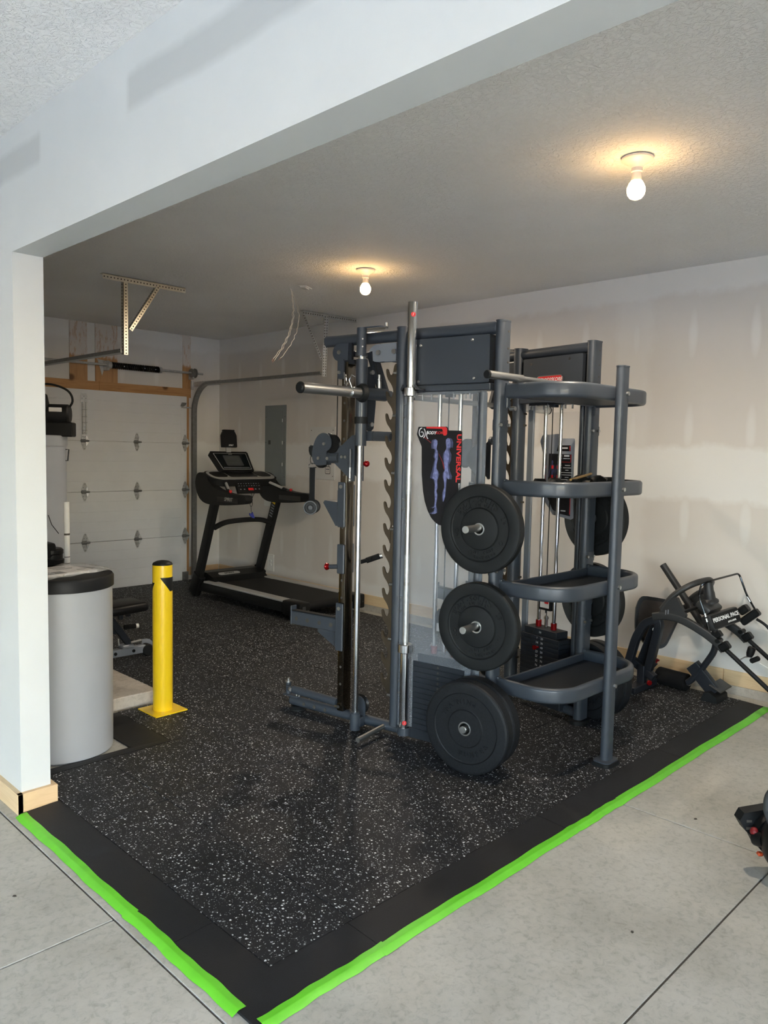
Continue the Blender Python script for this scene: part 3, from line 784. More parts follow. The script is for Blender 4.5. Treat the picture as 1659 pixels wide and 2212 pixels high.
b = MB(); b.box((-1.29, -3.16, H-0.012), (0.10, 0.075, 0.008), rot=(0.10, 0.05, 0.4), bev=0.002); b.build('plate', 'white_plastic', t, smooth=False)
b = MB(); b.box((-1.30, -3.165, H-0.02), (0.06, 0.05, 0.012), rot=(0.10, 0.05, 0.4), bev=0.002); b.cyl((-1.29, -3.16, H-0.01), (-1.29, -3.16, H+0.002), 0.012, seg=10); b.build('clip', 'white_enamel', t, smooth=False)
t = thing('ceiling_wires', 'loose twisted wires dangling from a hole in the ceiling', 'wire', (-1.3, -2.97, 2.24))
for k, (dx, dy, zend) in enumerate(((0, 0, 2.24), (0.012, 0.006, 2.23), (0.04, -0.01, 2.25))):
    pts = []
    for i in range(90):
        s_ = i/89; z = H-(H-zend)*s_
        x = -1.282+0.085*math.sin(s_*2.4)*(0.9 if k < 2 else 1.25)-0.235*s_**1.8+dx*min(1, s_*3)
        pts.append((x+0.0035*math.sin(s_*71+k*2)+0.002*math.sin(s_*33+k), -2.97+dy*s_+0.0035*math.cos(s_*57+k), z))
    b = MB(); b.tube(pts, 0.0017, seg=5); wr_ = b.build('wire', 'wire_white', t)
    b = MB(); b.tube(pts[-4:], 0.002, seg=5); b.build('bare_end', 'copper', wr_)

# ------------------------------------------------------------------ water equipment in the corner
t = tag(MB().bx((-3.9, -3.752, 0), (-2.885, -1.2, 0.078), bev=0.004).build('concrete_pad', 'pad_concrete', smooth=False), 'low concrete pad behind the yellow bollard', 'pad')
t = thing('brine_tank', 'light grey cylindrical salt tank with a black lid beside the white wall end', 'tank', (-3.60, -4.10, 0))
b = MB(); b.lathe([(0, 0), (0.222, 0), (0.234, 0.012), (0.236, 0.5), (0.236, 0.84), (0, 0.84)], (-3.60, -4.10, 0), (0, 0, 1), 64); b.build('body', 'tank_grey', t)
b = MB(); b.lathe([(0, 0.845), (0.238, 0.841), (0.243, 0.844), (0.243, 0.893), (0.236, 0.904), (0.20, 0.907), (0, 0.908)], (-3.60, -4.10, 0), (0, 0, 1), 64); b.build('lid', 'black_satin', t)
b = MB(); b.bx((-3.768, -4.268, 0.02), (-3.765, -4.262, 0.82)); b.build('seam', 'tank_grey', t)
t = thing('manual_packet', 'printed manuals in a clear plastic bag lying on the black tank lid', 'booklet', (-3.6, -4.12, 0.91))
b = MB(); b.box((-3.63, -4.10, 0.918), (0.30, 0.24, 0.012), rot=(0, 0.02, 0.25), bev=0.002); b.build('booklet', 'paper', t, smooth=False)
F = Matrix.Translation((-3.63, -4.10, 0.925)) @ Euler((0, 0.02, 0.25)).to_matrix().to_4x4()
b = MB(); b.box((-0.085, -0.085, 0), (0.12, 0.06, 0.0012), M=F); bp = b.build('cover_band', 'black_paper', t, smooth=False)
b = MB()
for i in range(5): b.box((0.04+0.01*(i % 2), 0.085-0.022*i, 0), (0.11-0.02*(i % 3), 0.006, 0.001), M=F)
b.box((-0.09, 0.06, 0), (0.06, 0.05, 0.001), M=F); b.box((0.1, -0.06, 0), (0.05, 0.02, 0.001), M=F)
b.build('printed_lines', 'paper_ink', t, smooth=False)
b = MB(); b.text('M', 0.05, F @ Matrix.Translation((-0.10, -0.085, 0.0008)), 0.0004); b.build('lettering', 'white_print', t, smooth=False)
b = MB()
nx, ny = 14, 10; vs = []; fs = []
for j in range(ny+1):
    for i in range(nx+1):
        u, v = i/nx-0.5, j/ny-0.5
        edge = max(abs(u), abs(v))*2
        z = 0.014+0.006*math.sin(u*19+v*9)*math.cos(v*15)+0.006*(1-edge)
        if edge > 0.8: z -= 0.012*(edge-0.8)/0.2
        vs.append((-3.60+u*0.43*math.cos(.3)-v*0.30*math.sin(.3), -4.105+u*0.43*math.sin(.3)+v*0.30*math.cos(.3), 0.914+z))
for j in range(ny):
    for i in range(nx): a = j*(nx+1)+i; fs.append([a, a+1, a+nx+2, a+nx+1])
b.add(vs, fs); b.build('plastic_bag', 'plastic_bag', t)
# resin tank
t = thing('resin_tank', 'glossy black water softener tank standing between grey tank and water heater', 'tank', (-3.435, -3.55, 0.078))
b = MB(); b.lathe([(0, 0.078), (0.125, 0.078), (0.128, 0.1), (0.128, 0.76), (0.12, 0.80), (0.095, 0.84), (0.06, 0.87), (0.05, 0.875), (0, 0.875)], (-3.435, -3.55, 0), (0, 0, 1), 32); b.build('tank', 'gloss_black', t)
b = MB(); b.lathe([(0, 0.87), (0.066, 0.872), (0.07, 0.90), (0.062, 0.905), (0.062, 0.93), (0.066, 0.935), (0.066, 0.955), (0.055, 0.965), (0, 0.967)], (-3.435, -3.55, 0), (0, 0, 1), 24); b.box((-3.50, -3.54, 0.955), (0.15, 0.14, 0.09), bev=0.02, seg=2); b.build('valve_head', 'black_plastic', t)
# water heater with power vent blower
hx, hy = -3.362, -2.92
t = thing('water_heater', 'tall grey water heater with black blower on top behind the white wall', 'water heater', (hx, hy, 0.078))
b = MB(); b.lathe([(0, 0.078), (0.26, 0.078), (0.265, 0.1), (0.265, 1.545), (0, 1.545)], (hx, hy, 0), (0, 0, 1), 48); b.build('jacket', 'heater_grey', t)
b = MB(); b.lathe([(0, 1.54), (0.27, 1.54), (0.273, 1.548), (0.273, 1.598), (0.266, 1.607), (0, 1.61)], (hx, hy, 0), (0, 0, 1), 48); b.build('top_cap', 'heater_grey', t)
b = MB(); b.lathe([(0, 0), (0.10, 0), (0.11, 0.01), (0.11, 0.12), (0.08, 0.15), (0, 0.155)], (hx+0.06, hy-0.05, 1.72), (-0.3, -0.2, 0.95), 24)
b.cyl((hx+0.08, hy-0.08, 1.74), (hx+0.235, hy-0.19, 1.74), 0.062, seg=20, bev=0.012)
b.cyl((hx+0.05, hy-0.05, 1.6), (hx+0.05, hy-0.05, 1.75), 0.12, seg=24); b.build('blower', 'black_satin', t)
b = MB(); b.box((hx+0.19, hy-0.15, 1.645), (0.16, 0.12, 0.09), rot=(0, 0, -0.6), bev=0.006); b.box((hx+0.15, hy-0.12, 1.675), (0.17, 0.10, 0.05), rot=(0, 0, -0.6), bev=0.006); b.build('control_box', 'black_plastic', t, smooth=False)
F = frame((hx+0.135, hy-0.205, 1.765), (0.82, -0.57, 0), (0, 0, 1))
b = MB(); b.prism(rrect(0.075, 0.026, 0.003), F, 0.003); b.build('rating_label', 'paper', t, smooth=False)
b = MB(); b.tube(smooth_path([(hx+0.20, hy-0.18, 1.75), (hx+0.245, hy-0.20, 1.82), (hx+0.22, hy-0.18, 1.89), (hx+0.13, hy-0.11, 1.925), (hx+0.03, hy-0.03, 1.90), (hx-0.04, hy, 1.82)], 6), 0.007, seg=8); b.build('power_cord', 'black_rubber', t)
b = MB(); b.tube([(hx+0.215, hy-0.14, 1.52), (hx+0.235, hy-0.16, 1.52), (hx+0.23, hy-0.155, 1.45), (hx+0.21, hy-0.14, 1.45)], 0.004, seg=6); b.build('hook', 'black_plastic', t)
b = MB(); b.cyl((hx+0.205, hy-0.18, 0.2), (hx+0.205, hy-0.18, 1.19), 0.02, seg=14); o = b.build('pipe_sleeve', 'white_plastic', t)
b = MB()
for z, h in ((0.98, .012), (0.84, .004), (0.80, .004), (0.70, .02)): b.cyl((hx+0.205, hy-0.18, z), (hx+0.205, hy-0.18, z+h), 0.0205, seg=14)
b.build('sleeve_print', 'saw_cut', o)
b = MB(); b.tube([(hx+0.06, hy-0.262, 1.12), (hx+0.08, hy-0.262, 1.06), (hx+0.13, hy-0.243, 1.0)], 0.0025, seg=5); b.build('lead_wire', 'black_plastic', t)

# ------------------------------------------------------------------ yellow bollard
bxp, byp = -2.955, -3.935
t = thing('bollard', 'yellow steel bollard with black cap bolted to the floor', 'bollard', (bxp, byp, 0.014))
b = MB(); b.cyl((bxp, byp, 0.014), (bxp, byp, 0.872), 0.0565, seg=48); b.build('post', 'yellow_paint', t)
b = MB(); b.lathe([(0.0568, 0), (0.0568, 0.004), (0.052, 0.012), (0.036, 0.02), (0.015, 0.0245), (0, 0.025)], (bxp, byp, 0.872), (0, 0, 1), 40); b.build('cap', 'black_satin', t)
b = MB(); b.box((bxp, byp, 0.0175), (0.205, 0.205, 0.007), rot=(0, 0, 0.02), bev=0.001); b.build('base_plate', 'yellow_paint', t, smooth=False)
# slanted black hazard bands wrapped on the post
def band(a0, a1, zt, zb, slant, n=14):
    b = MB(); vs = []; fs = []
    for i in range(n+1):
        f = i/n; a = a0+(a1-a0)*f
        lo = zb+(zt-zb)*max(0.0, 1-f/slant)
        for z in (lo, zt):
            vs.append((bxp+0.0572*math.cos(a), byp+0.0572*math.sin(a), z))
    for i in range(n): fs.append([2*i, 2*i+2, 2*i+3, 2*i+1])
    b.add(vs, fs); return b.build('hazard_band', 'black_satin', t)
A0 = math.atan2(-7.9533-byp, -5.2029-bxp)
band(A0-0.25, A0+1.6, 0.803, 0.722, 0.56); band(A0-0.85, A0-2.5, 0.772, 0.728, 0.3); band(A0+1.9, A0+3.4, 0.800, 0.728, 0.5)
b = MB(); F = frame((bxp+0.0574*math.cos(A0-0.9), byp+0.0574*math.sin(A0-0.9), 0.045), (-math.sin(A0-0.9), math.cos(A0-0.9), 0), (0, 0, 1))
b.prism(rrect(0.02, 0.008, 0.002), F, 0.0008); b.build('sticker', 'yellow_label', t, smooth=False)

# ------------------------------------------------------------------ weight bench
bc = Vector((-2.695, -2.72, 0.014))
t = thing('weight_bench', 'black padded weight bench with silver frame behind the grey tank', 'bench', bc)
FB = Matrix.Translation(bc) @ Euler((0, 0, 0.02)).to_matrix().to_4x4()
# bench runs across, low end to the right (+x local), frame underneath
b = MB(FB); b.box((-0.10, 0.16, 0.41), (0.36, 0.28, 0.07), rot=(0, 0.0, 0.0), bev=0.03, seg=3); b.build('back_pad', 'black_vinyl', t)
b = MB(FB); b.box((0.03, -0.12, 0.40), (0.30, 0.27, 0.07), rot=(0.0, -0.03, 0), bev=0.032, seg=3); b.build('seat_pad', 'black_vinyl', t)
b = MB(FB); b.box((0.09, -0.10, 0.345), (0.03, 0.03, 0.05), bev=0.004); b.box((0.0, -0.16, 0.345), (0.03, 0.03, 0.05), bev=0.004); b.each('pad_bracket', 'gunmetal_dark', t, smooth=False)
b = MB(FB); b.tube([(-0.06, -0.06, 0.36), (0.13, -0.06, 0.09)], 1.0, prof=[(-.016, -.022), (.016, -.022), (.016, .022), (-.016, .022)]); b.build('seat_post', 'gunmetal_dark', t, smooth=False)
b = MB(FB); b.bx((-0.24, -0.085, 0.03), (0.24, -0.04, 0.085), bev=0.003); o = b.build('base_rail', 'silver_bench', t, smooth=False)
b = MB(FB)
for x in (0.0, 0.14): b.cyl((x, -0.085, 0.058), (x, -0.09, 0.058), 0.012, seg=12)
b.each('bolt_cap', 'black_plastic', o)
b = MB(FB); b.bx((0.05, -0.1, 0.085), (0.14, -0.02, 0.11), bev=0.006); b.bx((-0.24, -0.08, 0.08), (-0.04, -0.03, 0.14), bev=0.004); b.each('bracket', 'silver_bench', t, smooth=False)
b = MB(FB); b.cyl((0.255, -0.09, 0.045), (0.255, -0.035, 0.045), 0.044, seg=20, bev=0.006); b.build('wheel', 'black_rubber', t)
b = MB(FB); b.tube(fillet([(0.24, -0.02, 0.085), (0.29, -0.02, 0.085), (0.34, -0.02, 0.0)], .03), 1.0, prof=[(-.003, -.03), (.003, -.03), (.003, .03), (-.003, .03)]); b.build('foot', 'silver_bench', t, smooth=False)
b = MB(FB); b.cyl((0.08, -0.06, 0.235), (0.165, -0.075, 0.235), 0.017, seg=14); o = b.build('foot_peg', 'foam', t)
b = MB(FB); b.cyl((0.163, -0.075, 0.235), (0.182, -0.078, 0.235), 0.0175, seg=14); b.build('end_cap', 'white_plastic', o)
b = MB(FB); b.cyl((0.11, -0.10, 0.125), (0.19, -0.10, 0.13), 0.009, seg=10); b.tube([(0.02, -0.1, 0.12), (0.015, -0.1, 0.17)], 0.005, seg=6); b.build('pin', 'satin_steel', t)
b = MB(FB); b.tube([(-0.3, -0.05, 0.2), (0.06, -0.05, 0.21)], 0.014, seg=8); b.build('strut', 'gunmetal_dark', t)

# ------------------------------------------------------------------ rubber flooring
MZ = 0.014
b = MB(); b.bx((-3.86, -6.18, 0.0), (-0.2, -5.0, 0.004))
mat_ = tag(b.build('rubber_floor_mat', 'plain_rubber', smooth=False), 'black speckled rubber gym floor of square tiles with plain black ramp border', 'floor mat')
LOC[mat_] = LOC[mat_]
xs = [-3.87, -3.53, -2.92, -2.31, -1.70, -1.09, -0.48, -0.155]
ys_ = [-6.19, -5.59, -5.0, -4.40, -3.79, -3.18, -2.57, -1.96, -1.35, -0.74, -0.06]
cache = {}
for j in range(len(ys_)-1):
    xmin = -3.87 if ys_[j+1] <= -4.39 else (-3.165 if ys_[j+1] <= -3.78 else -2.88)
    for i in range(len(xs)-1):
        x0, x1 = max(xs[i], xmin), xs[i+1]
        if x1-x0 < 0.02: continue
        if x0 > xs[i]+1e-6 and False: continue
        g = 0.0012; key = (round(x1-x0, 4), round(ys_[j+1]-ys_[j], 4)); c = Vector(((x0+x1)/2, (ys_[j]+ys_[j+1])/2, MZ/2))
        if key in cache: inst(cache[key], 'tile', mat_, c)
        else:
            b = MB(); b.box(c, (x1-x0-2*g, ys_[j+1]-ys_[j]-2*g, MZ), bev=0.0015); cache[key] = b.build('tile', 'speckled_rubber', mat_, smooth=False)
def ramp_strip(p0, p1, wdir, width, name='border_ramp', m0=0.0, m1=0.0):
    """bevelled edge strip from p0 to p1 (inner line), falling towards wdir"""
    p0 = Vector(p0); p1 = Vector(p1); d = (p1-p0).normalized(); wv = Vector(wdir)
    prof = [(0, 0.0), (0, MZ+0.0005), (0.03, MZ+0.0003), (width, 0.0085), (width, 0)]
    vs = []
    for p, mm in ((p0, m0), (p1, m1)):
        for a, h in prof: vs.append(p+wv*a+d*(mm*a)+Vector((0, 0, h)))
    n = len(prof); fs = [list(range(n)), [n+i for i in range(n)][::-1]]+[[i, (i+1) % n, n+(i+1) % n, n+i] for i in range(n)]
    return vs, fs
def strips(lst, name='border_ramp'):
    b = MB()
    for a in lst: b.add(*ramp_strip(*a))
    return b.build(name, 'plain_rubber', mat_, smooth=False)
g = 0.0012
strips([((-3.872, -5.89-g, 0), (-3.872, -6.192, 0), (-1, 0, 0), 0.165, 'c', 0, 1), ((-3.872, -6.192, 0), (-3.557-g, -6.192, 0), (0, -1, 0), 0.165, 'c', -1, 0)])
strips([((-3.872, -4.692, 0), (-3.872, -5.89+g, 0), (-1, 0, 0), 0.165)])
for x0, x1 in ((-3.557, -2.46), (-2.46, -1.36), (-1.36, -0.165)): strips([((x0+g, -6.192, 0), (x1-g, -6.192, 0), (0, -1, 0), 0.165)])
strips([((-3.865, -4.398, 0), (-3.167, -4.398, 0), (0, 1, 0), 0.075, 'c', 0, -1)])
strips([((-3.167, -4.398, 0), (-3.167, -3.80, 0), (-1, 0, 0), 0.19, 'c', 0.42, 0)])

# green masking tape folded over the ramp edge
def tape(name, label, segs, along):
    t = thing(name, label, 'tape', (*segs[0][0], 0.0), 'green masking tape along the mat edge')
    for k, ((x0, y0), (x1, y1), lift) in enumerate(segs):
        n = 26; vs = []; fs = []
        L = math.hypot(x1-x0, y1-y0); dx, dy = (x1-x0)/L, (y1-y0)/L
        ox, oy = (-1, 0) if along == 'y' else (0, -1)
        for i in range(n+1):
            f = i/n; px, py = x0+dx*L*f, y0+dy*L*f
            wv = 0.0022*math.sin(f*11+k*2)+0.0016*math.sin(f*29+k)
            for a, h in ((-0.024+wv, 0.0098), (-0.004+wv*0.4, 0.0088+lift), (0.001, 0.0085+lift), (0.022+wv, 0.0008)):
                vs.append((px+ox*a, py+oy*a, h+0.0008))
        for i in range(n):
            for q in range(3): a = i*4+q; fs.append([a, a+1, a+5, a+4])
        b = MB(); b.add(vs, fs); b.build('tape_strip', 'tape_green', t)
tape('masking_tape', 'bright green masking tape along the mat edge under the header', [((-4.037, -4.70), (-4.037, -5.66), 0.001), ((-4.037, -5.64), (-4.037, -6.275), 0.002)], 'y')
tape('masking_tape', 'bright green masking tape along the front mat edge to the long wall', [((-4.02, -6.357), (-3.54, -6.357), 0.0015), ((-3.57, -6.357), (-2.44, -6.357), 0.001), ((-2.49, -6.357), (-2.0, -6.357), 0.0018), ((-2.05, -6.357), (-0.17, -6.357), 0.001)], 'x')
# ------------------------------------------------------------------ cable / smith machine
MX = -1.723; MY = -5.70
DEL = math.radians(9.5); sD, cD = math.sin(DEL), math.cos(DEL)
ML = Matrix.Identity(4); MR = Matrix.Identity(4)
for i, (a, bb_, c) in enumerate(((-sD, -cD, -2.15), (cD, -sD, MY), (0, 0, 0))):
    ML[i][0] = a; ML[i][1] = bb_; ML[i][3] = c
for i, (a, bb_, c) in enumerate(((sD, cD, -1.296), (cD, -sD, MY), (0, 0, 0))):
    MR[i][0] = a; MR[i][1] = bb_; MR[i][3] = c
def WL(t, n, z): return ML @ Vector((t, n, z))
def WR(t, n, z): return MR @ Vector((t, n, z))
mach = thing('cable_machine', 'dark grey smith and cable training machine with weight stacks and rear storage shelves', 'gym machine', (MX, MY, MZ))
TZ = Matrix(((1, 0, 0, 0), (0, 0, 1, 0), (0, 1, 0, 0), (0, 0, 0, 1)))   # local (x=t, y=z, z=n)
def plate_tn(M, n):      # frame for outlines in (t, z), extruded outward along n
    return Matrix.Translation((0, n, 0)) @ TZ
def bolts(M, pts, n, r=0.008, d=0.007, axis=1, seg=10):
    b = MB(M)
    for p in pts:
        if axis == 1: b.lathe([(0, 0), (r, 0), (r, d*0.4), (r*0.65, d), (0, d)], (p[0], n, p[1]), (0, 1 if d > 0 else -1, 0), seg)
    return b

def tower(M, side):
    # base tube
    b = MB(M); b.cyl((-0.02, 0, 0.062), (1.315, 0, 0.062), 0.0275, seg=24); bt = b.build('base_tube', 'gunmetal', mach)
    b = MB(M)
    for tt in (1.20, 1.12, 1.04): b.cyl((tt, 0.0235, 0.064), (tt, 0.0285, 0.064), 0.0105, seg=12)
    b.build('tube_hole', 'saw_cut', bt)
    b = MB(M); b.lathe([(0, MZ), (0.05, MZ), (0.05, 0.022), (0.035, 0.036), (0, 0.036)], (1.27, 0, 0), (0, 0, 1), 24); b.build('rubber_foot', 'black_rubber', mach)
    b = MB(M); b.cyl((1.31, 0, 0.062), (1.322, 0, 0.062), 0.0255, seg=20); b.build('end_cap', 'black_rubber', bt)
    # uprights
    X0 = M @ Vector((0, 0, 0))
    b = MB(Matrix.Translation(X0)); DP = dprofile(0.070, 0.025) if side == 'L' else dprofile(0.086, 0.027)
    b.prism(DP, Matrix.Identity(4), 2.175-0.035, 0.035); b.prism([(x*1.05, y*1.06) for x, y in DP], Matrix.Identity(4), 0.008, 2.175); up = b.build('rear_upright', 'gunmetal', mach)
    b = MB(Matrix.Translation(X0)); b.prism(stadium(0.15, 0.05, 10), Matrix.Identity(4), 0.02, MZ); b.build('foot_plate', 'black_satin', mach)
    b = MB(Matrix.Translation(X0))
    for z in (2.13, 2.05, 1.985): b.cyl((0.016, -0.0235, z), (0.016, -0.0278, z), 0.005, seg=8)
    b.build('upright_hole', 'saw_cut', up)
    b = MB(M); b.prism(stadium(0.092, 0.0335, 10), Matrix.Translation((0.56, 0, 0)) @ Matrix.Rotation(PI/2, 4, 'Z'), 2.185-0.08, 0.08); b.prism(stadium(0.096, 0.0355, 10), Matrix.Translation((0.56, 0, 2.183)) @ Matrix.Rotation(PI/2, 4, 'Z'), 0.008); fu = b.build('front_upright', 'gunmetal', mach)
    b = MB(M)
    for z in (1.795, 1.725, 1.30, 1.25, 0.78, 0.71, 0.33, 0.27): b.box((0.531, 0.02, z), (0.014, 0.03, 0.012), bev=0.002)
    b.build('upright_slot', 'saw_cut', fu, smooth=False)
    # top beam
    b = MB(M); b.cyl((0.02, 0, 2.15), (1.085, 0, 2.15), 0.0305, seg=24, bev=0.004); b.build('top_beam', 'gunmetal', mach)
    # shroud
    for n0, nm in ((0.034, 'shroud_panel'), (-0.038, 'shroud_panel')):
        b = MB(M); b.prism([(x+0.272, y+2.004) for x, y in rrect(0.452, 0.228, 0.008)], plate_tn(M, n0), 0.004); sp = b.build(nm, 'gunmetal', mach, smooth=False)
        bb2 = bolts(M, [(0.435, 2.085), (0.14, 2.095), (0.445, 1.905), (0.125, 1.91)], n0+0.004 if n0 > 0 else n0, 0.008, 0.007 if n0 > 0 else -0.007)
        bb2.each('button_bolt', 'satin_steel', sp)
    b = MB(M); b.bx((0.045, -0.034, 1.888), (0.50, 0.034, 2.118)); b.build('shroud_core', 'gunmetal_dark', mach, smooth=False)
    b = MB(M); b.bx((0.035, -0.042, 1.852), (0.52, 0.042, 1.886), bev=0.004); gb = b.build('crown_bracket', 'gunmetal', mach, smooth=False)
    b = MB(M); b.bx((0.09, -0.03, 1.84), (0.45, 0.03, 1.853)); b.cyl((0.277, 0, 1.826), (0.277, 0, 1.85), 0.027, seg=16); b.build('guide_block', 'gunmetal_dark', gb)
    b = MB(M)
    for tt, nn in ((0.155, .02), (0.175, -.02), (0.245, .025), (0.375, .02), (0.40, -.02), (0.43, .02), (0.455, -.02), (0.47, .02), (0.19, .0), (0.30, -.025)): b.cyl((tt, nn, 1.816), (tt, nn, 1.848), 0.0055, seg=8)
    b.build('hanging_bolt', 'satin_steel', gb)
    # guide rods, cable, stack
    for tt in (0.337, 0.217):
        b = MB(M); b.cyl((tt, 0, 0.10), (tt, 0, 1.85), 0.0115, seg=16); b.build('guide_rod', 'chrome', mach)
    b = MB(M); b.cyl((0.285, 0.0, 0.6), (0.285, 0.0, 1.84), 0.003, seg=6); b.build('cable', 'black_rubber', mach)
    b = MB(M); b.bx((0.10, -0.06, 0.055), (0.455, 0.06, 0.108), bev=0.004); b.build('stack_base', 'gunmetal_dark', mach, smooth=False)
    first = None
    for k in range(14):
        z0 = 0.11+k*0.0275
        if k == 13: z0 = 0.11+13*0.0275
        c = M @ Vector((0.277, 0, z0+0.013))
        if k < 13:
            if first is None:
                b = MB(M); b.bx((0.125, -0.055, z0), (0.429, 0.055, z0+0.026), bev=0.0015); first = b.build('weight_plate', 'gunmetal_dark', mach, smooth=False)
            else: inst(first, 'weight_plate', mach, LOC[first]+Vector((0, 0, k*0.0275)))
        else:
            b = MB(M); b.bx((0.15, -0.05, z0), (0.404, 0.05, z0+0.042), bev=0.002); b.build('weight_plate', 'gunmetal_dark', mach, smooth=False)
    zt = 0.11+13*0.0275+0.042
    for tt in (0.337, 0.217):
        b = MB(M); b.cyl((tt, 0, zt-0.002), (tt, 0, zt+0.04), 0.018, seg=16); b.build('red_collar', 'red_anodised', mach)
    b = MB(M); b.cyl((0.277, 0, zt), (0.277, 0, zt+0.075), 0.011, seg=12); b.cyl((0.277, 0, zt+0.055), (0.277, 0, zt+0.068), 0.015, seg=12); b.cyl((0.277, 0, zt+0.07), (0.277, 0, zt+0.12), 0.003, seg=6); b.build('stack_bolt', 'chrome', mach)
    b = MB(M); b.prism([(0.277-0.045, zt+0.11), (0.277+0.045, zt+0.11), (0.277+0.045, zt+0.21), (0.277+0.025, zt+0.24), (0.277-0.025, zt+0.24), (0.277-0.045, zt+0.21)], plate_tn(M, -0.02), 0.04); pb = b.build('pulley_block', 'black_satin', mach, smooth=False)
    si = -1 if side == 'R' else 1
    nn = 0.0205*si
    b = MB(M); b.prism([(0.277+x, zt+0.145+y) for x, y in rrect(0.07, 0.042, 0.003)], plate_tn(M, nn-0.0006), 0.0012); lb = b.build('warning_label', 'paper', pb, smooth=False)
    b = MB(M); b.box((0.262, nn+0.0008*si, zt+0.157), (0.032, 0.001, 0.012)); b.build('warning_print', 'red_print', lb, smooth=False)
    b = MB(M); b.cyl((0.277, nn, zt+0.19), (0.277, nn+0.008*si, zt+0.19), 0.008, seg=10); b.build('pulley_bolt', 'satin_steel', pb)
    # shields
    b = MB(M)
    if side == 'L': b.bx((0.045, 0.0475, 0.10), (0.522, 0.0505, 1.85))
    else: b.bx((0.045, 0.0475, 0.10), (0.522, 0.0505, 1.80))
    b.build('shield', 'lexan' if side == 'L' else 'lexan_clear', mach, smooth=False)
    if side == 'R':
        b = MB(M); b.bx((0.466, 0.03, 0.1), (0.512, 0.0465, 1.84), bev=0.003); b.build('shield_rail', 'plate_grey', mach, smooth=False)
    b = MB(M); b.prism(stadium(0.05, 0.02, 8), Matrix.Translation((0.078, 0.03, 0.1)) @ Matrix.Rotation(PI/2, 4, 'Z'), 1.74); b.build('shield_rail', 'gunmetal', mach)
    # rear upright clamps
    for z in (1.66, 1.31, 0.955, 0.585):
        b = MB(Matrix.Translation(X0)); b.prism([(x*1.06, y*1.08) for x, y in DP], Matrix.Identity(4), 0.05, z); cl = b.build('clamp_collar', 'gunmetal', mach)
    b = MB(Matrix.Translation(X0))
    for z in (1.685, 1.335, 0.98, 0.61):
        for dx in (-0.036, 0.028): b.cyl((dx, -0.028, z), (dx, -0.04, z), 0.0075, seg=8)
    b.each('clamp_bolt', 'satin_steel', cl)
    # bar catch plate with hooks
    hooks = [1.960-0.1171*k for k in range(15)]
    def catch(zs_, ztop, zbot):
        out = [(0.588, zbot), (0.588, ztop), (0.598, ztop+0.008), (0.612, ztop+0.008), (0.620, ztop)]
        for zc in zs_:
            # up-curved hook pointing to the front
            out += [(0.625, zc+0.022), (0.627, zc+0.008), (0.633, zc-0.007), (0.643, zc-0.012), (0.652, zc-0.004), (0.657, zc+0.010), (0.661, zc+0.020), (0.668, zc+0.024), (0.673, zc+0.018), (0.672, zc+0.002),
                    (0.668, zc-0.016), (0.659, zc-0.034), (0.643, zc-0.053), (0.633, zc-0.068), (0.627, zc-0.083)]
        out += [(0.620, zbot+0.01)]
        return out
    zb1 = 1.12
    for zs_, a_, c_ in (([z for z in hooks if z > zb1], 2.0, 1.148), ([z for z in hooks if z <= zb1], 1.140, 0.235)):
        b = MB(M); b.prism(catch(zs_, a_, c_), plate_tn(M, -0.004), 0.008); b.build('bar_catch_plate', 'laser_steel', mach, smooth=False)
    b = MB(M)
    for z in (1.959, 1.737, 1.435, 1.137, 0.84, 0.543, 0.236): b.cyl((0.585, 0.012, z), (0.617, 0.012, z), 0.0075, seg=10); b.cyl((0.58, 0.02, z+0.004), (0.58, 0.034, z+0.004), 0.008, seg=8)
    b.each('standoff_bolt', 'satin_steel', mach)
    # smith guide rod
    rt, rn = 0.785, 0.075
    b = MB(M); b.cyl((rt, rn, 0.05), (rt, rn, 2.10), 0.0155, seg=20); b.build('smith_rod', 'chrome', mach)
    b = MB(M); b.cyl((rt, rn, 2.055), (rt, rn, 2.195), 0.0265, seg=20); b.cyl((rt, rn, 2.048), (rt, rn, 2.062), 0.033, seg=20); b.prism([(x+0.735, y+0.036) for x, y in stadium(0.17, 0.035, 8)], Matrix.Translation((0, 0, 2.192)), 0.008)
    th = b.build('rod_housing', 'gunmetal', mach)
    b = MB(M)
    for z in (2.135, 2.095): b.cyl((rt-0.02, rn+0.018, z), (rt-0.0215, rn+0.0195, z), 0.004, seg=8)
    b.cyl((0.68, 0.0, 2.19), (0.68, 0.0, 2.225), 0.009, seg=10); b.build('set_screw', 'satin_steel', th)
    b = MB(M); b.cyl((rt, rn, 0.022), (rt, rn, 0.115), 0.029, seg=20); b.bx((rt-0.03, 0.0, 0.035), (rt+0.02, rn, 0.09), bev=0.006); b.cyl((rt, rn, 0.11), (rt, rn, 0.122), 0.024, seg=20); b.build('rod_socket', 'gunmetal', mach)
    # lower cable pulley by the socket
    b = MB(M); b.lathe([(0, 0), (0.05, 0), (0.053, 0.004), (0.044, 0.012), (0.053, 0.02), (0.05, 0.024), (0, 0.024)], (0.80, -0.005, 0.145), (0, 1, 0), 24); b.build('pulley', 'black_plastic', mach)
    b = MB(M); b.prism([(0.755, 0.085), (0.845, 0.085), (0.845, 0.15)]+[(0.80+0.045*math.cos(a), 0.15+0.045*math.sin(a)) for a in [PI*k/8 for k in range(1, 8)]]+[(0.755, 0.15)], plate_tn(M, 0.021), 0.005); b.build('pulley_guard', 'gunmetal', mach, smooth=False)
    # cable column
    ct, dt, dn = 0.925, 0.042, 0.07
    b = MB(M); b.bx((ct-dt/2, -dn/2, 0.085), (ct+dt/2, dn/2, 2.03), bev=0.003, seg=2); cc = b.build('cable_column', 'brushed_steel', mach)
    b = MB(M)
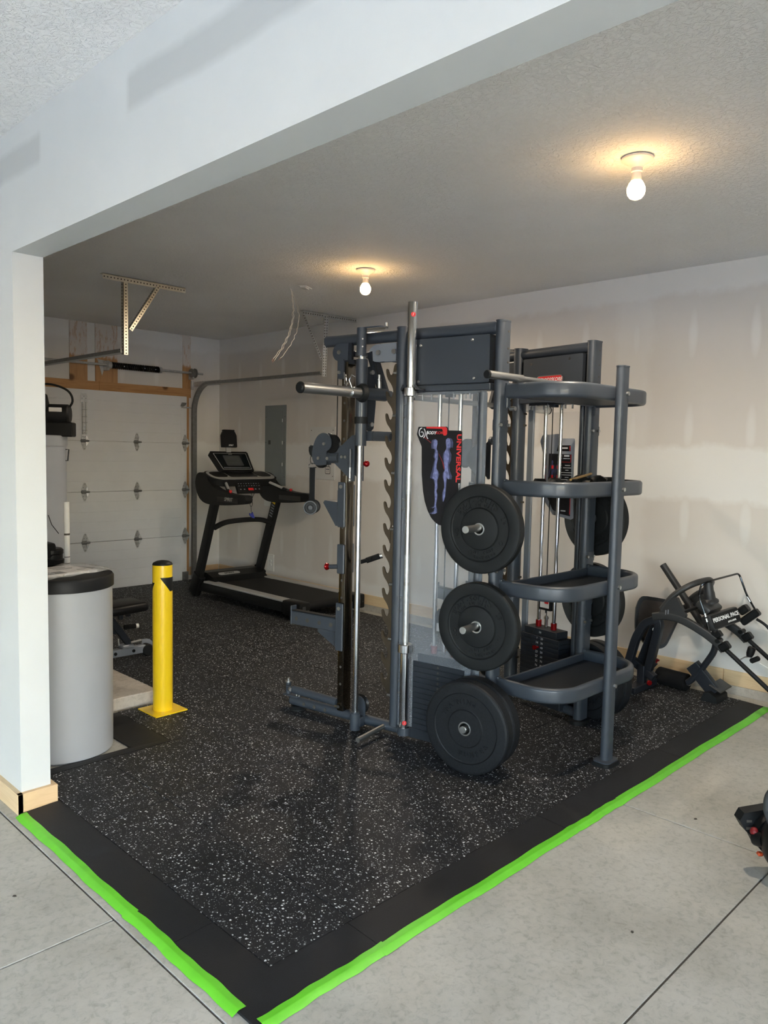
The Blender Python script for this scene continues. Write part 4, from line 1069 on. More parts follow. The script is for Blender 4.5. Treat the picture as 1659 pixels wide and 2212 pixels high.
    for k in range(18):
        z = 0.24+k*0.098
        b.cyl((ct, dn/2-0.004, z), (ct, dn/2+0.0004, z), 0.0075, seg=12)
    b.build('pin_hole', 'saw_cut', cc)
    b = MB(M); b.bx((ct-0.06, -0.045, 2.018), (ct+0.03, 0.03, 2.04), bev=0.003); b.bx((ct+0.0, -0.04, 2.02), (ct+0.055, -0.03, 2.13)); b.bx((ct-0.04, 0.012, 2.03), (ct-0.015, 0.03, 2.13)); b.build('column_bracket', 'gunmetal_dark', mach, smooth=False)
    pl = [(0.905, 2.04), (0.965, 2.035)]+[(0.965+0.047*math.cos(a), 2.082+0.047*math.sin(a)) for a in [-PI/2+PI*k/10 for k in range(11)]]+[(0.905, 2.129)]
    b = MB(M); b.prism(pl, plate_tn(M, 0.032), 0.005); b.prism(pl, plate_tn(M, -0.01), 0.005); ub = b.each('pulley_bracket', 'gunmetal', mach, smooth=False)[0]
    b = MB(M); b.lathe([(0, 0), (0.04, 0), (0.043, 0.006), (0.036, 0.014), (0.043, 0.022), (0.04, 0.028), (0, 0.028)], (0.965, 0.0, 2.082), (0, 1, 0), 24); b.build('pulley', 'black_plastic', mach)
    b = MB(M); b.cyl((0.965, 0.036, 2.082), (0.965, 0.046, 2.082), 0.011, seg=10); b.build('axle_bolt', 'satin_steel', ub)
    b = MB(M); b.prism([(0.945+x, 1.99+y) for x, y in rrect(0.042, 0.11, 0.018)], plate_tn(M, 0.0355), 0.012); tb = b.build('column_clamp', 'gunmetal', mach, smooth=False)
    b = MB(M); b.cyl((0.952, 0.047, 1.972), (0.952, 0.06, 1.972), 0.009, seg=10); b.build('clamp_bolt', 'satin_steel', tb)
    b = MB(M); b.cyl((0.995, 0.01, 1.56), (0.995, 0.01, 2.07), 0.003, seg=6); b.build('cable', 'black_rubber', mach)
    # sliding trolley with swivel pulley
    zc = 1.508
    b = MB(M); b.prism([(0.985, zc+0.03), (0.985, zc-0.03), (0.862, zc-0.125), (0.845, zc-0.125), (0.845, zc+0.125), (0.862, zc+0.125)], plate_tn(M, 0.0365), 0.006)
    b.prism([(0.985, zc+0.03), (0.985, zc-0.03), (0.862, zc-0.125), (0.845, zc-0.125), (0.845, zc+0.125), (0.862, zc+0.125)], plate_tn(M, -0.043), 0.006)
    b.cyl((0.955, 0.03, zc), (1.03, 0.03, zc), 0.031, seg=20); b.cyl((0.868, 0.05, zc-0.05), (0.868, 0.05, zc+0.05), 0.0095, seg=12)
    tr = b.build('trolley', 'gunmetal_dark' if side == 'R' else 'gunmetal', mach)
    b = MB(M); b.cyl((0.868, 0.05, zc-0.115), (0.868, 0.05, zc-0.05), 0.006, seg=10); b.sphere((0.868, 0.05, zc-0.12), 0.012, 10); b.cyl((0.93, 0.042, zc+0.005), (0.93, 0.052, zc+0.005), 0.008, seg=8); b.cyl((0.905, 0.042, zc+0.005), (0.905, 0.05, zc+0.005), 0.008, seg=8); b.each('pop_pin', 'satin_steel', tr)
    b = MB(M); b.sphere((0.84, -0.062, zc-0.03), 0.018, 14); b.cyl((0.85, -0.04, zc-0.03), (0.84, -0.062, zc-0.03), 0.010, seg=10); b.build('red_knob', 'red_anodised', tr)
    hk = [(1.03, zc-0.04), (1.10, zc-0.045), (1.128, zc-0.02), (1.135, zc+0.02), (1.125, zc+0.07), (1.10, zc+0.115), (1.065, zc+0.135), (1.025, zc+0.13), (1.0, zc+0.10), (0.998, zc+0.065), (1.012, zc+0.045), (1.03, zc+0.035)]
    hk2 = [(p[0], p[1]) for p in smooth_path([Vector((x, y, 0)) for x, y in hk], 3)]
    b = MB(M); b.prism(hk2, plate_tn(M, 0.052), 0.005); b.prism(hk2, plate_tn(M, 0.014), 0.005); ph = b.each('pulley_housing', 'gunmetal', mach, smooth=False)[0]
    for q, (tt, zz, rr) in enumerate(((1.035, zc+0.075, 0.05), (1.085, zc-0.015, 0.042))):
        b = MB(M); b.lathe([(0, 0), (rr, 0), (rr+0.003, 0.005), (rr-0.006, 0.012), (rr+0.003, 0.02), (rr, 0.025), (0, 0.025)], (tt-(0.03 if q == 0 else 0), 0.022, zz), (0, 1, 0), 24); b.build('pulley', 'black_plastic', ph)
    b = MB(M)
    for tt, zz in ((1.045, zc+0.075), (1.085, zc-0.005), (1.02, zc-0.005)): b.cyl((tt, 0.056, zz), (tt, 0.066, zz), 0.009, seg=10)
    b.each('axle_bolt', 'satin_steel', ph)
    b = MB(M); b.lathe([(0, -0.034), (0.014, -0.032), (0.022, -0.015), (0.022, 0.005), (0.016, 0.026), (0.006, 0.034), (0, 0.034)], (1.15, 0.034, zc+0.035), (0.35, 0, 0.94), 14); b.build('cable_stop', 'black_rubber', ph)
    # j-cup
    b = MB(M); b.bx((ct-0.02, 0.036, 1.125), (ct+0.03, 0.048, 1.375), bev=0.004); b.bx((ct-0.02, -0.048, 1.125), (ct+0.03, -0.036, 1.36), bev=0.004); b.bx((ct+0.022, -0.045, 1.15), (ct+0.032, 0.048, 1.33), bev=0.003)
    b.prism([(0.955, 1.262), (1.056, 1.268), (1.066, 1.255), (0.975, 1.13), (0.955, 1.13)], plate_tn(M, -0.03), 0.066)
    jc = b.build('j_cup', 'gunmetal', mach, smooth=False)
    b = MB(M); b.cyl((ct+0.005, 0.048, 1.35), (ct+0.005, 0.053, 1.35), 0.011, seg=10)
    for tt in (1.0, 1.03): b.cyl((tt, 0.0, 1.262), (tt, 0.0, 1.265), 0.007, seg=8)
    b.build('cup_bolt', 'satin_steel', jc)
    # dip handle sleeve with red pull pin
    b = MB(M); b.bx((ct-0.02, 0.036, 0.865), (ct+0.03, 0.047, 1.03), bev=0.004); b.bx((ct-0.02, -0.048, 0.865), (ct+0.03, -0.036, 1.03), bev=0.004); b.bx((ct+0.022, -0.045, 0.88), (ct+0.032, 0.045, 1.01), bev=0.004); b.cyl((ct+0.02, 0.042, 0.905), (1.005, 0.042, 0.898), 0.013, seg=12); ds = b.build('handle_sleeve', 'gunmetal', mach)
    b = MB(M); b.lathe([(0, 0), (0.008, 0), (0.008, 0.016), (0.018, 0.02), (0.021, 0.028), (0.017, 0.035), (0, 0.037)], (1.0, 0.042, 0.898), (1, 0, -0.04), 18); b.build('red_knob', 'red_anodised', ds)
    b = MB(M); b.cyl((0.875, -0.06, 0.925), (0.80, -0.075, 0.95), 0.012, seg=10); b.cyl((0.835, -0.068, 0.937), (0.775, -0.115, 0.965), 0.016, seg=14); dh = b.build('dip_handle', 'foam', mach)
    b = MB(M); b.cyl((0.776, -0.114, 0.9645), (0.766, -0.122, 0.969), 0.017, seg=14); b.build('end_cap', 'satin_steel', dh)
    # spotter arm
    b = MB(M); b.bx((ct-0.018, 0.036, 0.43), (ct+0.034, 0.047, 0.70), bev=0.004); b.bx((ct-0.018, -0.048, 0.43), (ct+0.034, -0.036, 0.70), bev=0.004); b.bx((ct+0.022, -0.045, 0.5), (ct+0.034, 0.045, 0.66), bev=0.004)
    b.bx((0.95, -0.022, 0.525), (1.315, 0.022, 0.602), bev=0.004); b.bx((1.308, -0.024, 0.522), (1.316, 0.024, 0.632), bev=0.002)
    b.prism([(0.95, 0.525), (1.12, 0.525), (1.12, 0.505), (0.985, 0.432), (0.95, 0.432)], plate_tn(M, -0.005), 0.01); sa = b.build('spotter_arm', 'gunmetal', mach, smooth=False)
    b = MB(M)
    for tt in (1.01, 1.095, 1.185, 1.27): b.cyl((tt, 0.02, 0.562), (tt, 0.0228, 0.562), 0.0125, seg=14)
    b.each('arm_hole', 'saw_cut', sa)
    b = MB(M); b.bx((0.955, -0.02, 0.602), (1.306, 0.02, 0.609), bev=0.002); b.build('arm_pad', 'black_rubber', sa, smooth=False)
    b = MB(M); b.cyl((ct+0.008, 0.047, 0.67), (ct+0.008, 0.052, 0.67), 0.011, seg=10); b.build('sleeve_bolt', 'satin_steel', sa)
    # landmine pivot on the front foot
    b = MB(M); b.cyl((1.345, 0.0, 0.085), (1.345, 0.0, 0.165), 0.0155, seg=14); b.prism([(x+1.315, y) for x, y in rrect(0.12, 0.05, 0.015)], Matrix.Translation((0, 0, 0.088)), 0.008); b.cyl((1.285, 0.02, 0.135), (0.955, 0.02, 0.125), 0.0235, seg=18); b.bx((1.29, 0.012, 0.118), (1.34, 0.028, 0.15), bev=0.003); lm = b.build('landmine_pivot', 'gunmetal', mach)
    b = MB(M); b.cyl((1.345, 0, 0.165), (1.345, 0, 0.173), 0.019, seg=14); b.cyl((1.345, 0, 0.17), (1.345, 0, 0.188), 0.007, seg=8); b.cyl((1.31, 0.03, 0.136), (1.29, 0.042, 0.136), 0.010, seg=10); b.cyl((1.27, 0.01, 0.095), (1.27, 0.01, 0.116), 0.006, seg=8); b.cyl((1.25, 0.01, 0.095), (1.25, 0.01, 0.112), 0.006, seg=8); b.cyl((0.955, 0.04, 0.108), (0.925, 0.048, 0.112), 0.008, seg=10); b.each('pivot_bolt', 'satin_steel', lm)
    # storage horns
    for z in (1.195, 0.722, 0.239):
        ln = 0.262 if z > 0.5 else 0.235
        b = MB(M); b.cyl((0.025, 0.02, z), (0.025, ln, z), 0.0175, seg=20, bev=0.001); hn = b.build('plate_horn', 'satin_steel', mach)
        b = MB(M); b.cyl((0.025, 0.02, z), (0.025, 0.062, z), 0.034, seg=24); b.build('horn_boss', 'gunmetal', hn)
    b = MB(M); b.cyl((0.63, 0.02, 0.06), (0.63, 0.255, 0.052), 0.0135, seg=16); b.build('floor_peg', 'satin_steel', mach)
    # smith hook guide arm, counterbalance cable and its pulley bracket
    hb_ = [(0.59, 2.02), (0.70, 2.018)]+[(0.71+0.055*math.cos(a), 2.064+0.046*math.sin(a)) for a in [-PI/2+PI*k/10 for k in range(11)]]+[(0.59, 2.112)]
    b = MB(M); b.prism(hb_, plate_tn(M, 0.03), 0.006); b.prism(hb_, plate_tn(M, -0.01), 0.006); cb = b.each('counterweight_bracket', 'plate_grey' if side == 'L' else 'gunmetal', mach, smooth=False)[0]
    b = MB(M); b.cyl((0.70, 0.036, 2.066), (0.70, 0.046, 2.066), 0.013, seg=12); b.cyl((0.60, 0.036, 2.066), (0.60, 0.046, 2.066), 0.013, seg=12); b.each('axle_bolt', 'satin_steel', cb)
    b = MB(M); b.lathe([(0, 0), (0.045, 0), (0.048, 0.006), (0.04, 0.015), (0.048, 0.024), (0.045, 0.03), (0, 0.03)], (0.70, -0.003, 2.066), (0, 1, 0), 24); b.build('pulley', 'black_plastic', mach)
    b = MB(M); b.tube([(0.745, 0.015, 2.06), (0.72, 0.02, 1.955)], 0.003, seg=6); b.build('cable', 'black_rubber', mach)
    return
tower(ML, 'L'); tower(MR, 'R')

# ---- smith bar carriage (one bar across both rods)
BY, BZ = -4.99, 1.85
for sg in (-1, 1):
    cx = MX+sg*(2.353-1.723)
    R0 = Vector((cx, -4.943, 0))
    M = Matrix.Translation(R0)
    b = MB(M); b.cyl((0, 0, 1.70), (0, 0, 2.03), 0.0315, seg=22); b.cyl((0, 0, 1.69), (0, 0, 1.725), 0.0345, seg=22); b.cyl((0, 0, 1.575), (0, 0, 1.70), 0.0305, seg=22); bh = b.build('bearing_housing', 'gunmetal', mach)
    b = MB(M); b.cyl((0, 0, 2.03), (0, 0, 2.044), 0.021, seg=16); b.build('bearing_ring', 'satin_steel', bh)
    b = MB(M); b.cyl((0, 0, 1.692), (0, 0, 1.728), 0.0358, seg=22); b.build('rubber_stop', 'black_rubber', bh)
    # carriage plates toward the inside
    s2 = -sg
    out = [(0.02, 1.66), (0.055, 1.652), (0.075, 1.67), (0.088, 1.80), (0.088, 1.86), (0.075, 1.97), (0.068, 1.99), (0.05, 1.998), (0.02, 1.99)]
    F = Matrix(((s2, 0, 0, 0), (0, 0, 1, -0.02), (0, 1, 0, 0), (0, 0, 0, 1)))
    b = MB(M); b.prism(out, F, 0.01); cp = b.build('carriage_plate', 'gunmetal_dark', mach, smooth=False)
    b = MB(M)
    for z in (1.965, 1.69): b.cyl((s2*0.05, -0.02, z), (s2*0.05, -0.035, z), 0.012, seg=12)
    b.each('carriage_bolt', 'satin_steel', cp)
    # lower safety arm reaching to the catch plate
    b = MB(M); b.prism(stadium(0.17, 0.026, 8), Matrix(((s2, 0, 0, s2*0.115), (0, 0, 1, -0.06), (0, 1, 0, 1.628), (0, 0, 0, 1))), 0.02); b.box((s2*0.04, -0.03, 1.628), (0.035, 0.05, 0.052)); sf = b.build('safety_arm', 'gunmetal', mach)
    b = MB(M); b.cyl((s2*0.172, -0.062, 1.628), (s2*0.172, -0.066, 1.628), 0.018, seg=16); b.build('arm_cap', 'gunmetal_dark', sf)
    # bar hub, flange, sleeve
    b = MB(); b.cyl((cx-sg*(-0.035), BY, BZ), (cx-sg*0.13, BY, BZ), 0.034, seg=24); b.cyl((cx-sg*0.13, BY, BZ), (cx-sg*0.17, BY, BZ), 0.026, seg=24); b.build('bar_hub', 'gunmetal', mach)
    b = MB(); b.lathe([(0, 0), (0.042, 0), (0.049, 0.004), (0.049, 0.012), (0.04, 0.03), (0, 0.03)], (cx+sg*0.03, BY, BZ), (sg, 0, 0), 24); b.build('bar_flange', 'black_rubber', mach)
    b = MB(); b.cyl((cx+sg*0.05, BY, BZ), (cx+sg*0.452, BY, BZ), 0.0265, seg=24); sl = b.build('bar_sleeve', 'satin_steel', mach)
    b = MB(); b.lathe([(0, 0), (0.0285, 0), (0.0285, 0.009), (0.024, 0.015), (0, 0.016)], (cx+sg*0.448, BY, BZ), (sg, 0, 0), 20); b.build('sleeve_cap', 'black_rubber', sl)
    b = MB(); b.cyl((cx-sg*0.085, BY, BZ+0.03), (cx-sg*0.085, BY, BZ+0.07), 0.012, seg=12); b.cyl((cx-sg*0.085, BY, BZ+0.065), (cx-sg*0.085, BY, BZ+0.105), 0.008, seg=10); b.cyl((cx-sg*0.085, BY, BZ+0.075), (cx-sg*0.085, BY, BZ+0.082), 0.012, seg=10); b.build('cable_anchor', 'satin_steel', mach)
    # slanted hook lever
    b = MB(); b.tube([(cx-sg*0.045, BY+0.03, 2.075), (cx-sg*0.13, BY+0.01, 1.845)], 1.0, prof=[(-.014, -.02), (.014, -.02), (.014, .02), (-.014, .02)]); b.tube([(cx-sg*0.085, BY+0.03, 2.05), (cx-sg*0.175, BY+0.02, 1.84)], 1.0, prof=[(-.010, -.012), (.010, -.012), (.010, .012), (-.010, .012)]); b.each('hook_lever', 'gunmetal_dark', mach, smooth=False)
b = MB(); b.cyl((MX-0.5, BY, BZ), (MX+0.5, BY, BZ), 0.0145, seg=16); b.build('smith_bar', 'satin_steel', mach)
b = MB(); b.cyl(WL(0.9, -0.01, 2.075), WR(0.9, -0.01, 2.075), 0.016, seg=16); b.build('pull_up_bar', 'gunmetal', mach)
# spring clip on the near sleeve
t = thing('spring_collar', 'wire spring collar clipped on the smith bar sleeve', 'collar', (-2.49, BY, BZ-0.03))
hel = [(-2.478-0.012*i/36, BY+0.0288*math.cos(2*PI*i/18), BZ+0.0288*math.sin(2*PI*i/18)) for i in range(4, 41)]
hel = [(-2.476, BY-0.035, BZ+0.075), (-2.486, BY-0.02, BZ+0.085), (-2.490, BY-0.005, BZ+0.06)]+hel[5:]+[(-2.515, BY-0.02, BZ+0.05), (-2.535, BY-0.03, BZ+0.075)]
b = MB(); b.tube(hel, 0.0022, seg=6); b.build('coil', 'chrome', t)
b = MB(); b.tube([(-2.487, BY+0.02, BZ+0.03), (-2.482, BY+0.03, BZ+0.09), (-2.494, BY+0.03, BZ+0.10), (-2.5, BY+0.02, BZ+0.04)], 0.0022, seg=6); b.build('grip_loop', 'chrome', t)

# ---- storage shelves between the rear uprights
xl, xr, yb, yf = -2.135, -1.311, -5.735, -6.075
def d_path(inset=0.0, n=8, rc=0.17):
    x0, x1, y1 = xl+inset, xr-inset, yf+inset
    r = rc-inset
    pts = [(x0, yb), (x0, (yb+y1+r)/2)]
    pts += [(x0+r*(1-math.cos(PI/2*k/n)), y1+r-r*math.sin(PI/2*k/n)) for k in range(n+1)]
    pts += [(x1-r+r*math.sin(PI/2*k/n), y1+r-r*math.cos(PI/2*k/n)) for k in range(n+1)]
    pts += [(x1, (yb+y1+r)/2), (x1, yb)]
    return pts
for z in (1.848, 1.386, 0.897, 0.412):
    b = MB(); o2 = d_path(0.012); b.prism(o2, Matrix.Translation((0, 0, z-0.026)), 0.005); tray = b.build('shelf', 'gunmetal_dark', mach, smooth=False)
    b = MB(); b.tube([(x, y, z) for x, y in d_path(0)], 1.0, prof=rrect(0.032, 0.074, 0.0155, 5), up=(0, 0, 1)); b.build('shelf_rim', 'gunmetal', tray)
    b = MB(); b.bx((xl+0.02, yb+0.0, z-0.03), (xr-0.02, yb+0.014, z+0.02), bev=0.003); b.build('shelf_lip', 'gunmetal', tray, smooth=False)
    b = MB(); b.bx((xl-0.012, yb-0.004, z-0.08), (xl+0.016, yb+0.012, z+0.04), bev=0.003); b.bx((xr-0.016, yb-0.004, z-0.08), (xr+0.012, yb+0.012, z+0.04), bev=0.003); b.each('weld_plate', 'gunmetal', tray, smooth=False)
b = MB()
for z in (1.765, 1.30): b.cyl((xl+0.02, yb, z), (xl+0.02, yb-0.03, z), 0.011, seg=12)
b.each('shelf_bolt', 'satin_steel', mach)
LX, LY = -1.733, -6.108
b = MB(Matrix.Translation((LX, LY, 0))); b.prism(dprofile(0.064, 0.0225), Matrix.Identity(4), 1.975-0.03, 0.03); b.prism(dprofile(0.067, 0.024), Matrix.Identity(4), 0.006, 1.975); sl = b.build('shelf_leg', 'gunmetal', mach)
b = MB(Matrix.Translation((LX, LY, 0))); b.prism(rrect(0.135, 0.105, 0.03, 6), Matrix.Identity(4), 0.018, MZ); fo = b.build('foot_plate', 'black_satin', sl)
b = MB(Matrix.Translation((LX, LY, 0))); b.prism(rrect(0.12, 0.09, 0.025, 6), Matrix.Identity(4), 0.006, MZ+0.018); b.build('foot_flange', 'gunmetal', sl)
b = MB()
for z in (1.848, 1.386, 0.905, 0.412): b.cyl((LX+0.014, LY-0.022, z), (LX+0.014, LY-0.034, z), 0.010, seg=8)
b.each('leg_bolt', 'satin_steel', sl)
b = MB()   # barbell holder brackets
F = ML
b = MB(ML); b.bx((0.50, 0.03, 1.845), (0.535, 0.055, 1.875), bev=0.003); b.tube(fillet([(0.52, 0.05, 1.86), (0.515, 0.095, 1.86), (0.495, 0.10, 1.885)], .02), 0.006, seg=6); b.tube(fillet([(0.40, 0.05, 1.86), (0.41, 0.095, 1.86), (0.43, 0.10, 1.885)], .02), 0.006, seg=6); b.bx((0.40, 0.04, 1.848), (0.53, 0.056, 1.868), bev=0.003); b.build('bar_hook', 'gunmetal_dark', mach, smooth=False)
b = MB(ML); b.lathe([(0, 0), (0.034, 0), (0.034, 0.04), (0.0285, 0.04), (0.0285, 0.008), (0, 0.008)], (0.467, 0.07, 0.068), (0, 0, 1), 20); b.bx((0.44, 0.0, 0.062), (0.494, 0.07, 0.072)); b.build('bar_cup', 'gunmetal', mach)

# ---- olympic barbell standing in its holder
wb = WL(0.467, 0.074, 0)
t = thing('barbell', 'chrome olympic barbell standing upright against the machine', 'barbell', (wb.x, wb.y, 0.076))
def vseg(b, r, z0, z1, bev=0.001): b.lathe([(0, z0), (r-bev, z0), (r, z0+bev), (r, z1-bev), (r-bev, z1), (0, z1)], (wb.x, wb.y, 0), (0, 0, 1), 28)
for z0, z1 in ((0.078, 0.508), (1.872, 2.30)):
    b = MB(); vseg(b, 0.0247, z0, z1); sv = b.build('sleeve', 'chrome', t)
    zc = z1 if z0 < 1 else z0
    b = MB(); vseg(b, 0.0385, zc-0.002 if z0 < 1 else zc-0.045, zc+0.045 if z0 < 1 else zc+0.002, 0.004); b.build('collar', 'chrome', t)
    F = frame((wb.x-0.0248*0.62, wb.y-0.0248*0.785, 0.137 if z0 < 1 else 2.235), (0.785, -0.62, 0), (0, 0, 1))
    b = MB(); b.prism(circ(0.012, 18), F, 0.0012, -0.0004); st = b.build('sticker', 'red_print', sv)
    b = MB(); b.text('/', 0.022, F @ Matrix.Translation((0, 0, 0.001)), 0.0003); b.build('sticker_print', 'white_print', st, smooth=False)
b = MB(); vseg(b, 0.0142, 0.50, 1.88); b.build('shaft', 'satin_steel', t)
for z0, z1 in ((0.56, 0.86), (0.875, 1.02), (1.33, 1.50), (1.515, 1.80)):
    b = MB(); vseg(b, 0.0149, z0, z1); b.build('knurling', 'galvanised', t)

# ---- strap handle on the cable
hp = WL(1.15, 0.034, 1.5)
t = thing('strap_handle', 'black nylon strap handle with rubber grip hanging from the cable pulley', 'handle', (hp.x, hp.y, 1.22))
d = Vector((0.7, -0.7, 0))
b = MB(); pts = [hp+d*(0.013*math.cos(a))+Vector((0, 0, -0.005+0.026*math.sin(a))) for a in [2*PI*k/18 for k in range(18)]]; b.tube(pts, 0.003, seg=6, closed=True); b.build('carabiner', 'chrome', t)
b = MB(); pts = [hp+d*x+Vector((0, 0, z-0.028)) for x, z in ((0.022, -0.022), (0.020, -0.005), (0.0, 0.003), (-0.020, -0.005), (-0.022, -0.022))]; b.tube(pts, 0.003, seg=6, closed=True); b.build('d_ring', 'chrome', t)
b = MB(); F = frame(hp+Vector((0, 0, -0.05)), d, (0, 0, 1))
vs = []; n = 12
b.prism([(-0.016, 0.0), (0.016, 0.0), (0.0145, -0.06), (0.014, -0.17), (0.0175, -0.205), (-0.0175, -0.205), (-0.016, -0.17), (-0.0165, -0.06)], F, 0.004, -0.002); b.build('strap', 'webbing', t, smooth=False)
gc = hp+Vector((0, 0, -0.05-0.225)); gd = Vector((-0.75, -0.66, 0.0)).normalized()
b = MB(); b.cyl(gc-gd*0.055, gc+gd*0.055, 0.017, seg=20); b.build('grip', 'black_rubber', t)
for sg in (-1, 1):
    b = MB(); b.lathe([(0.018, 0), (0.034, 0.0), (0.040, 0.004), (0.040, 0.012), (0.036, 0.014), (0.031, 0.008), (0.018, 0.008), (0.018, 0)], gc+gd*(0.05*sg), gd*sg, 28); en = b.build('end_flange', 'black_satin', t)
    b = MB(); b.ring(0.039, 0.033, frame(gc+gd*(0.0625*sg), Vector((0, 0, 1)).cross(gd)*sg, (0, 0, 1)), 0.003, 28); b.build('rim', 'dark_grey_plastic', en)
b = MB(); b.lathe([(0, 0), (0.012, 0), (0.012, 0.006), (0, 0.008)], gc+gd*0.055, gd, 14); b.build('grip_plug', 'dark_grey_plastic', t)
PL_OUT = [(0.43, 1.676), (0.264, 1.677), (0.257, 1.671), (0.253, 1.658), (0.184, 1.657), (0.175, 1.652), (0.174, 1.554), (0.175, 1.401), (0.19, 1.397), (0.187, 1.306), (0.216, 1.229), (0.25, 1.189), (0.273, 1.18), (0.299, 1.186), (0.321, 1.199), (0.342, 1.218), (0.364, 1.253), (0.382, 1.298), (0.394, 1.351), (0.404, 1.435), (0.408, 1.576), (0.439, 1.638)]
PL_RED = [(0.382, 1.676), (0.27, 1.676), (0.26, 1.667), (0.26, 1.64), (0.267, 1.633), (0.279, 1.633), (0.283, 1.639), (0.283, 1.652), (0.29, 1.666), (0.382, 1.668)]
PL_F1 = [(0.331, 1.614), (0.315, 1.607), (0.313, 1.592), (0.318, 1.579), (0.32, 1.567), (0.31, 1.552), (0.308, 1.537), (0.309, 1.514), (0.316, 1.489), (0.317, 1.468), (0.306, 1.456), (0.299, 1.439), (0.305, 1.418), (0.309, 1.406), (0.306, 1.37), (0.313, 1.355), (0.305, 1.335), (0.308, 1.312), (0.313, 1.284), (0.306, 1.261), (0.305, 1.244), (0.32, 1.239), (0.354, 1.237), (0.343, 1.245), (0.328, 1.252), (0.321, 1.273), (0.348, 1.265), (0.338, 1.272), (0.326, 1.276), (0.322, 1.311), (0.327, 1.349), (0.325, 1.387), (0.333, 1.412), (0.352, 1.419), (0.35, 1.435), (0.34, 1.463), (0.335, 1.488), (0.328, 1.514), (0.336, 1.526), (0.331, 1.546), (0.328, 1.556), (0.333, 1.566), (0.349, 1.567), (0.35, 1.586), (0.35, 1.601), (0.345, 1.61)]
PL_F2 = [(0.248, 1.621), (0.231, 1.616), (0.223, 1.598), (0.225, 1.573), (0.238, 1.574), (0.244, 1.563), (0.24, 1.553), (0.231, 1.538), (0.233, 1.513), (0.244, 1.488), (0.238, 1.458), (0.225, 1.431), (0.228, 1.416), (0.239, 1.418), (0.251, 1.428), (0.256, 1.403), (0.258, 1.365), (0.261, 1.327), (0.276, 1.301), (0.28, 1.321), (0.278, 1.351), (0.268, 1.377), (0.272, 1.405), (0.28, 1.427), (0.279, 1.447), (0.269, 1.46), (0.272, 1.482), (0.278, 1.507), (0.282, 1.527), (0.278, 1.547), (0.261, 1.567), (0.26, 1.577), (0.266, 1.595), (0.264, 1.613)]
PL_LINE1 = [(0.396, 1.628), (0.352, 1.598), (0.353, 1.594), (0.399, 1.625)]
PL_LINE2 = [(0.309, 1.547), (0.301, 1.537), (0.276, 1.495), (0.268, 1.464), (0.273, 1.465), (0.285, 1.502)]
# ------------------------------------------------------------------ placards, badges and stack numbers
def LF(t, z, n):      # frame on the outer side of the left tower, x to the viewer's right
    return frame(WL(t, n, z), (sD, -cD, 0), (0, 0, 1))
FT = plate_tn(ML, 0.0)
def flat(pts, n, mat, parent, name, d=0.0008):
    b = MB(ML); b.prism(pts, Matrix.Translation((0, n, 0)) @ TZ, d); return b.build(name, mat, parent, smooth=False)
n0 = 0.0512
pl = flat(PL_OUT, n0, 'placard_black', mach, 'placard', 0.0016)
flat(PL_RED, n0+0.0016, 'red_print', pl, 'red_flash', 0.0005)
flat(PL_LINE1, n0+0.0016, 'red_dark_print', pl, 'red_streak', 0.0004); flat(PL_LINE2, n0+0.0016, 'red_dark_print', pl, 'red_streak', 0.0004)
def shrink(pts, k, dx=0.0):
    cx = sum(p[0] for p in pts)/len(pts); return [(cx+(x-cx)*k+dx, z) for x, z in pts]
for F1 in (PL_F1, PL_F2):
    f = flat(F1, n0+0.0020, 'figure_print', pl, 'figure', 0.0005)
    w_ = [(p[0], p[1]) for p in F1]
    flat([(x+(0.0035 if F1 is PL_F1 else -0.0035)*-1, z) for x, z in shrink(F1, 0.62)], n0+0.0023, 'figure_light', f, 'figure_highlight', 0.0005)
b = MB(); b.text('BODY', 0.0215, LF(0.3535, 1.6455, n0+0.0022), 0.0004, shear=0.25, bold=0.0006); b.build('lettering', 'white_print', pl, smooth=False)
b = MB(); b.text('KORE', 0.0205, LF(0.3005, 1.6455, n0+0.0026), 0.0004, shear=0.25); b.build('lettering', 'red_print', pl, smooth=False)
b = MB(); F = LF(0.408, 1.648, n0+0.0018)
def arc(b, F, cx, cy, rx, ry, a0, a1, w, n=12):
    o = [(cx+(rx)*math.cos(a0+(a1-a0)*k/n), cy+ry*math.sin(a0+(a1-a0)*k/n)) for k in range(n+1)]
    i = [(cx+(rx-w)*math.cos(a0+(a1-a0)*k/n), cy+(ry-w)*math.sin(a0+(a1-a0)*k/n)) for k in range(n+1)]
    b.prism(o+i[::-1], F, 0.0006)
arc(b, F, -0.002, 0.0, 0.017, 0.024, PI*0.45, PI*1.75, 0.0045); arc(b, F, 0.0, -0.008, 0.011, 0.013, -PI*0.5, PI*0.75, 0.004)
arc(b, F, 0.006, -0.004, 0.016, 0.026, -PI*0.42, PI*0.38, 0.004); arc(b, F, 0.044, -0.012, 0.018, 0.024, PI*0.66, PI*1.36, 0.004)
b.each('logo', 'white_print', pl, smooth=False)
# UNIVERSAL reads downwards
F = frame(WL(0.192, n0+0.002, 1.522), (0, 0, -1), (sD, -cD, 0))
b = MB(); b.text('UNIVERSAL', 0.0345, F, 0.0005, bold=0.0010, sx=1.36); b.build('lettering', 'red_print', pl, smooth=False)

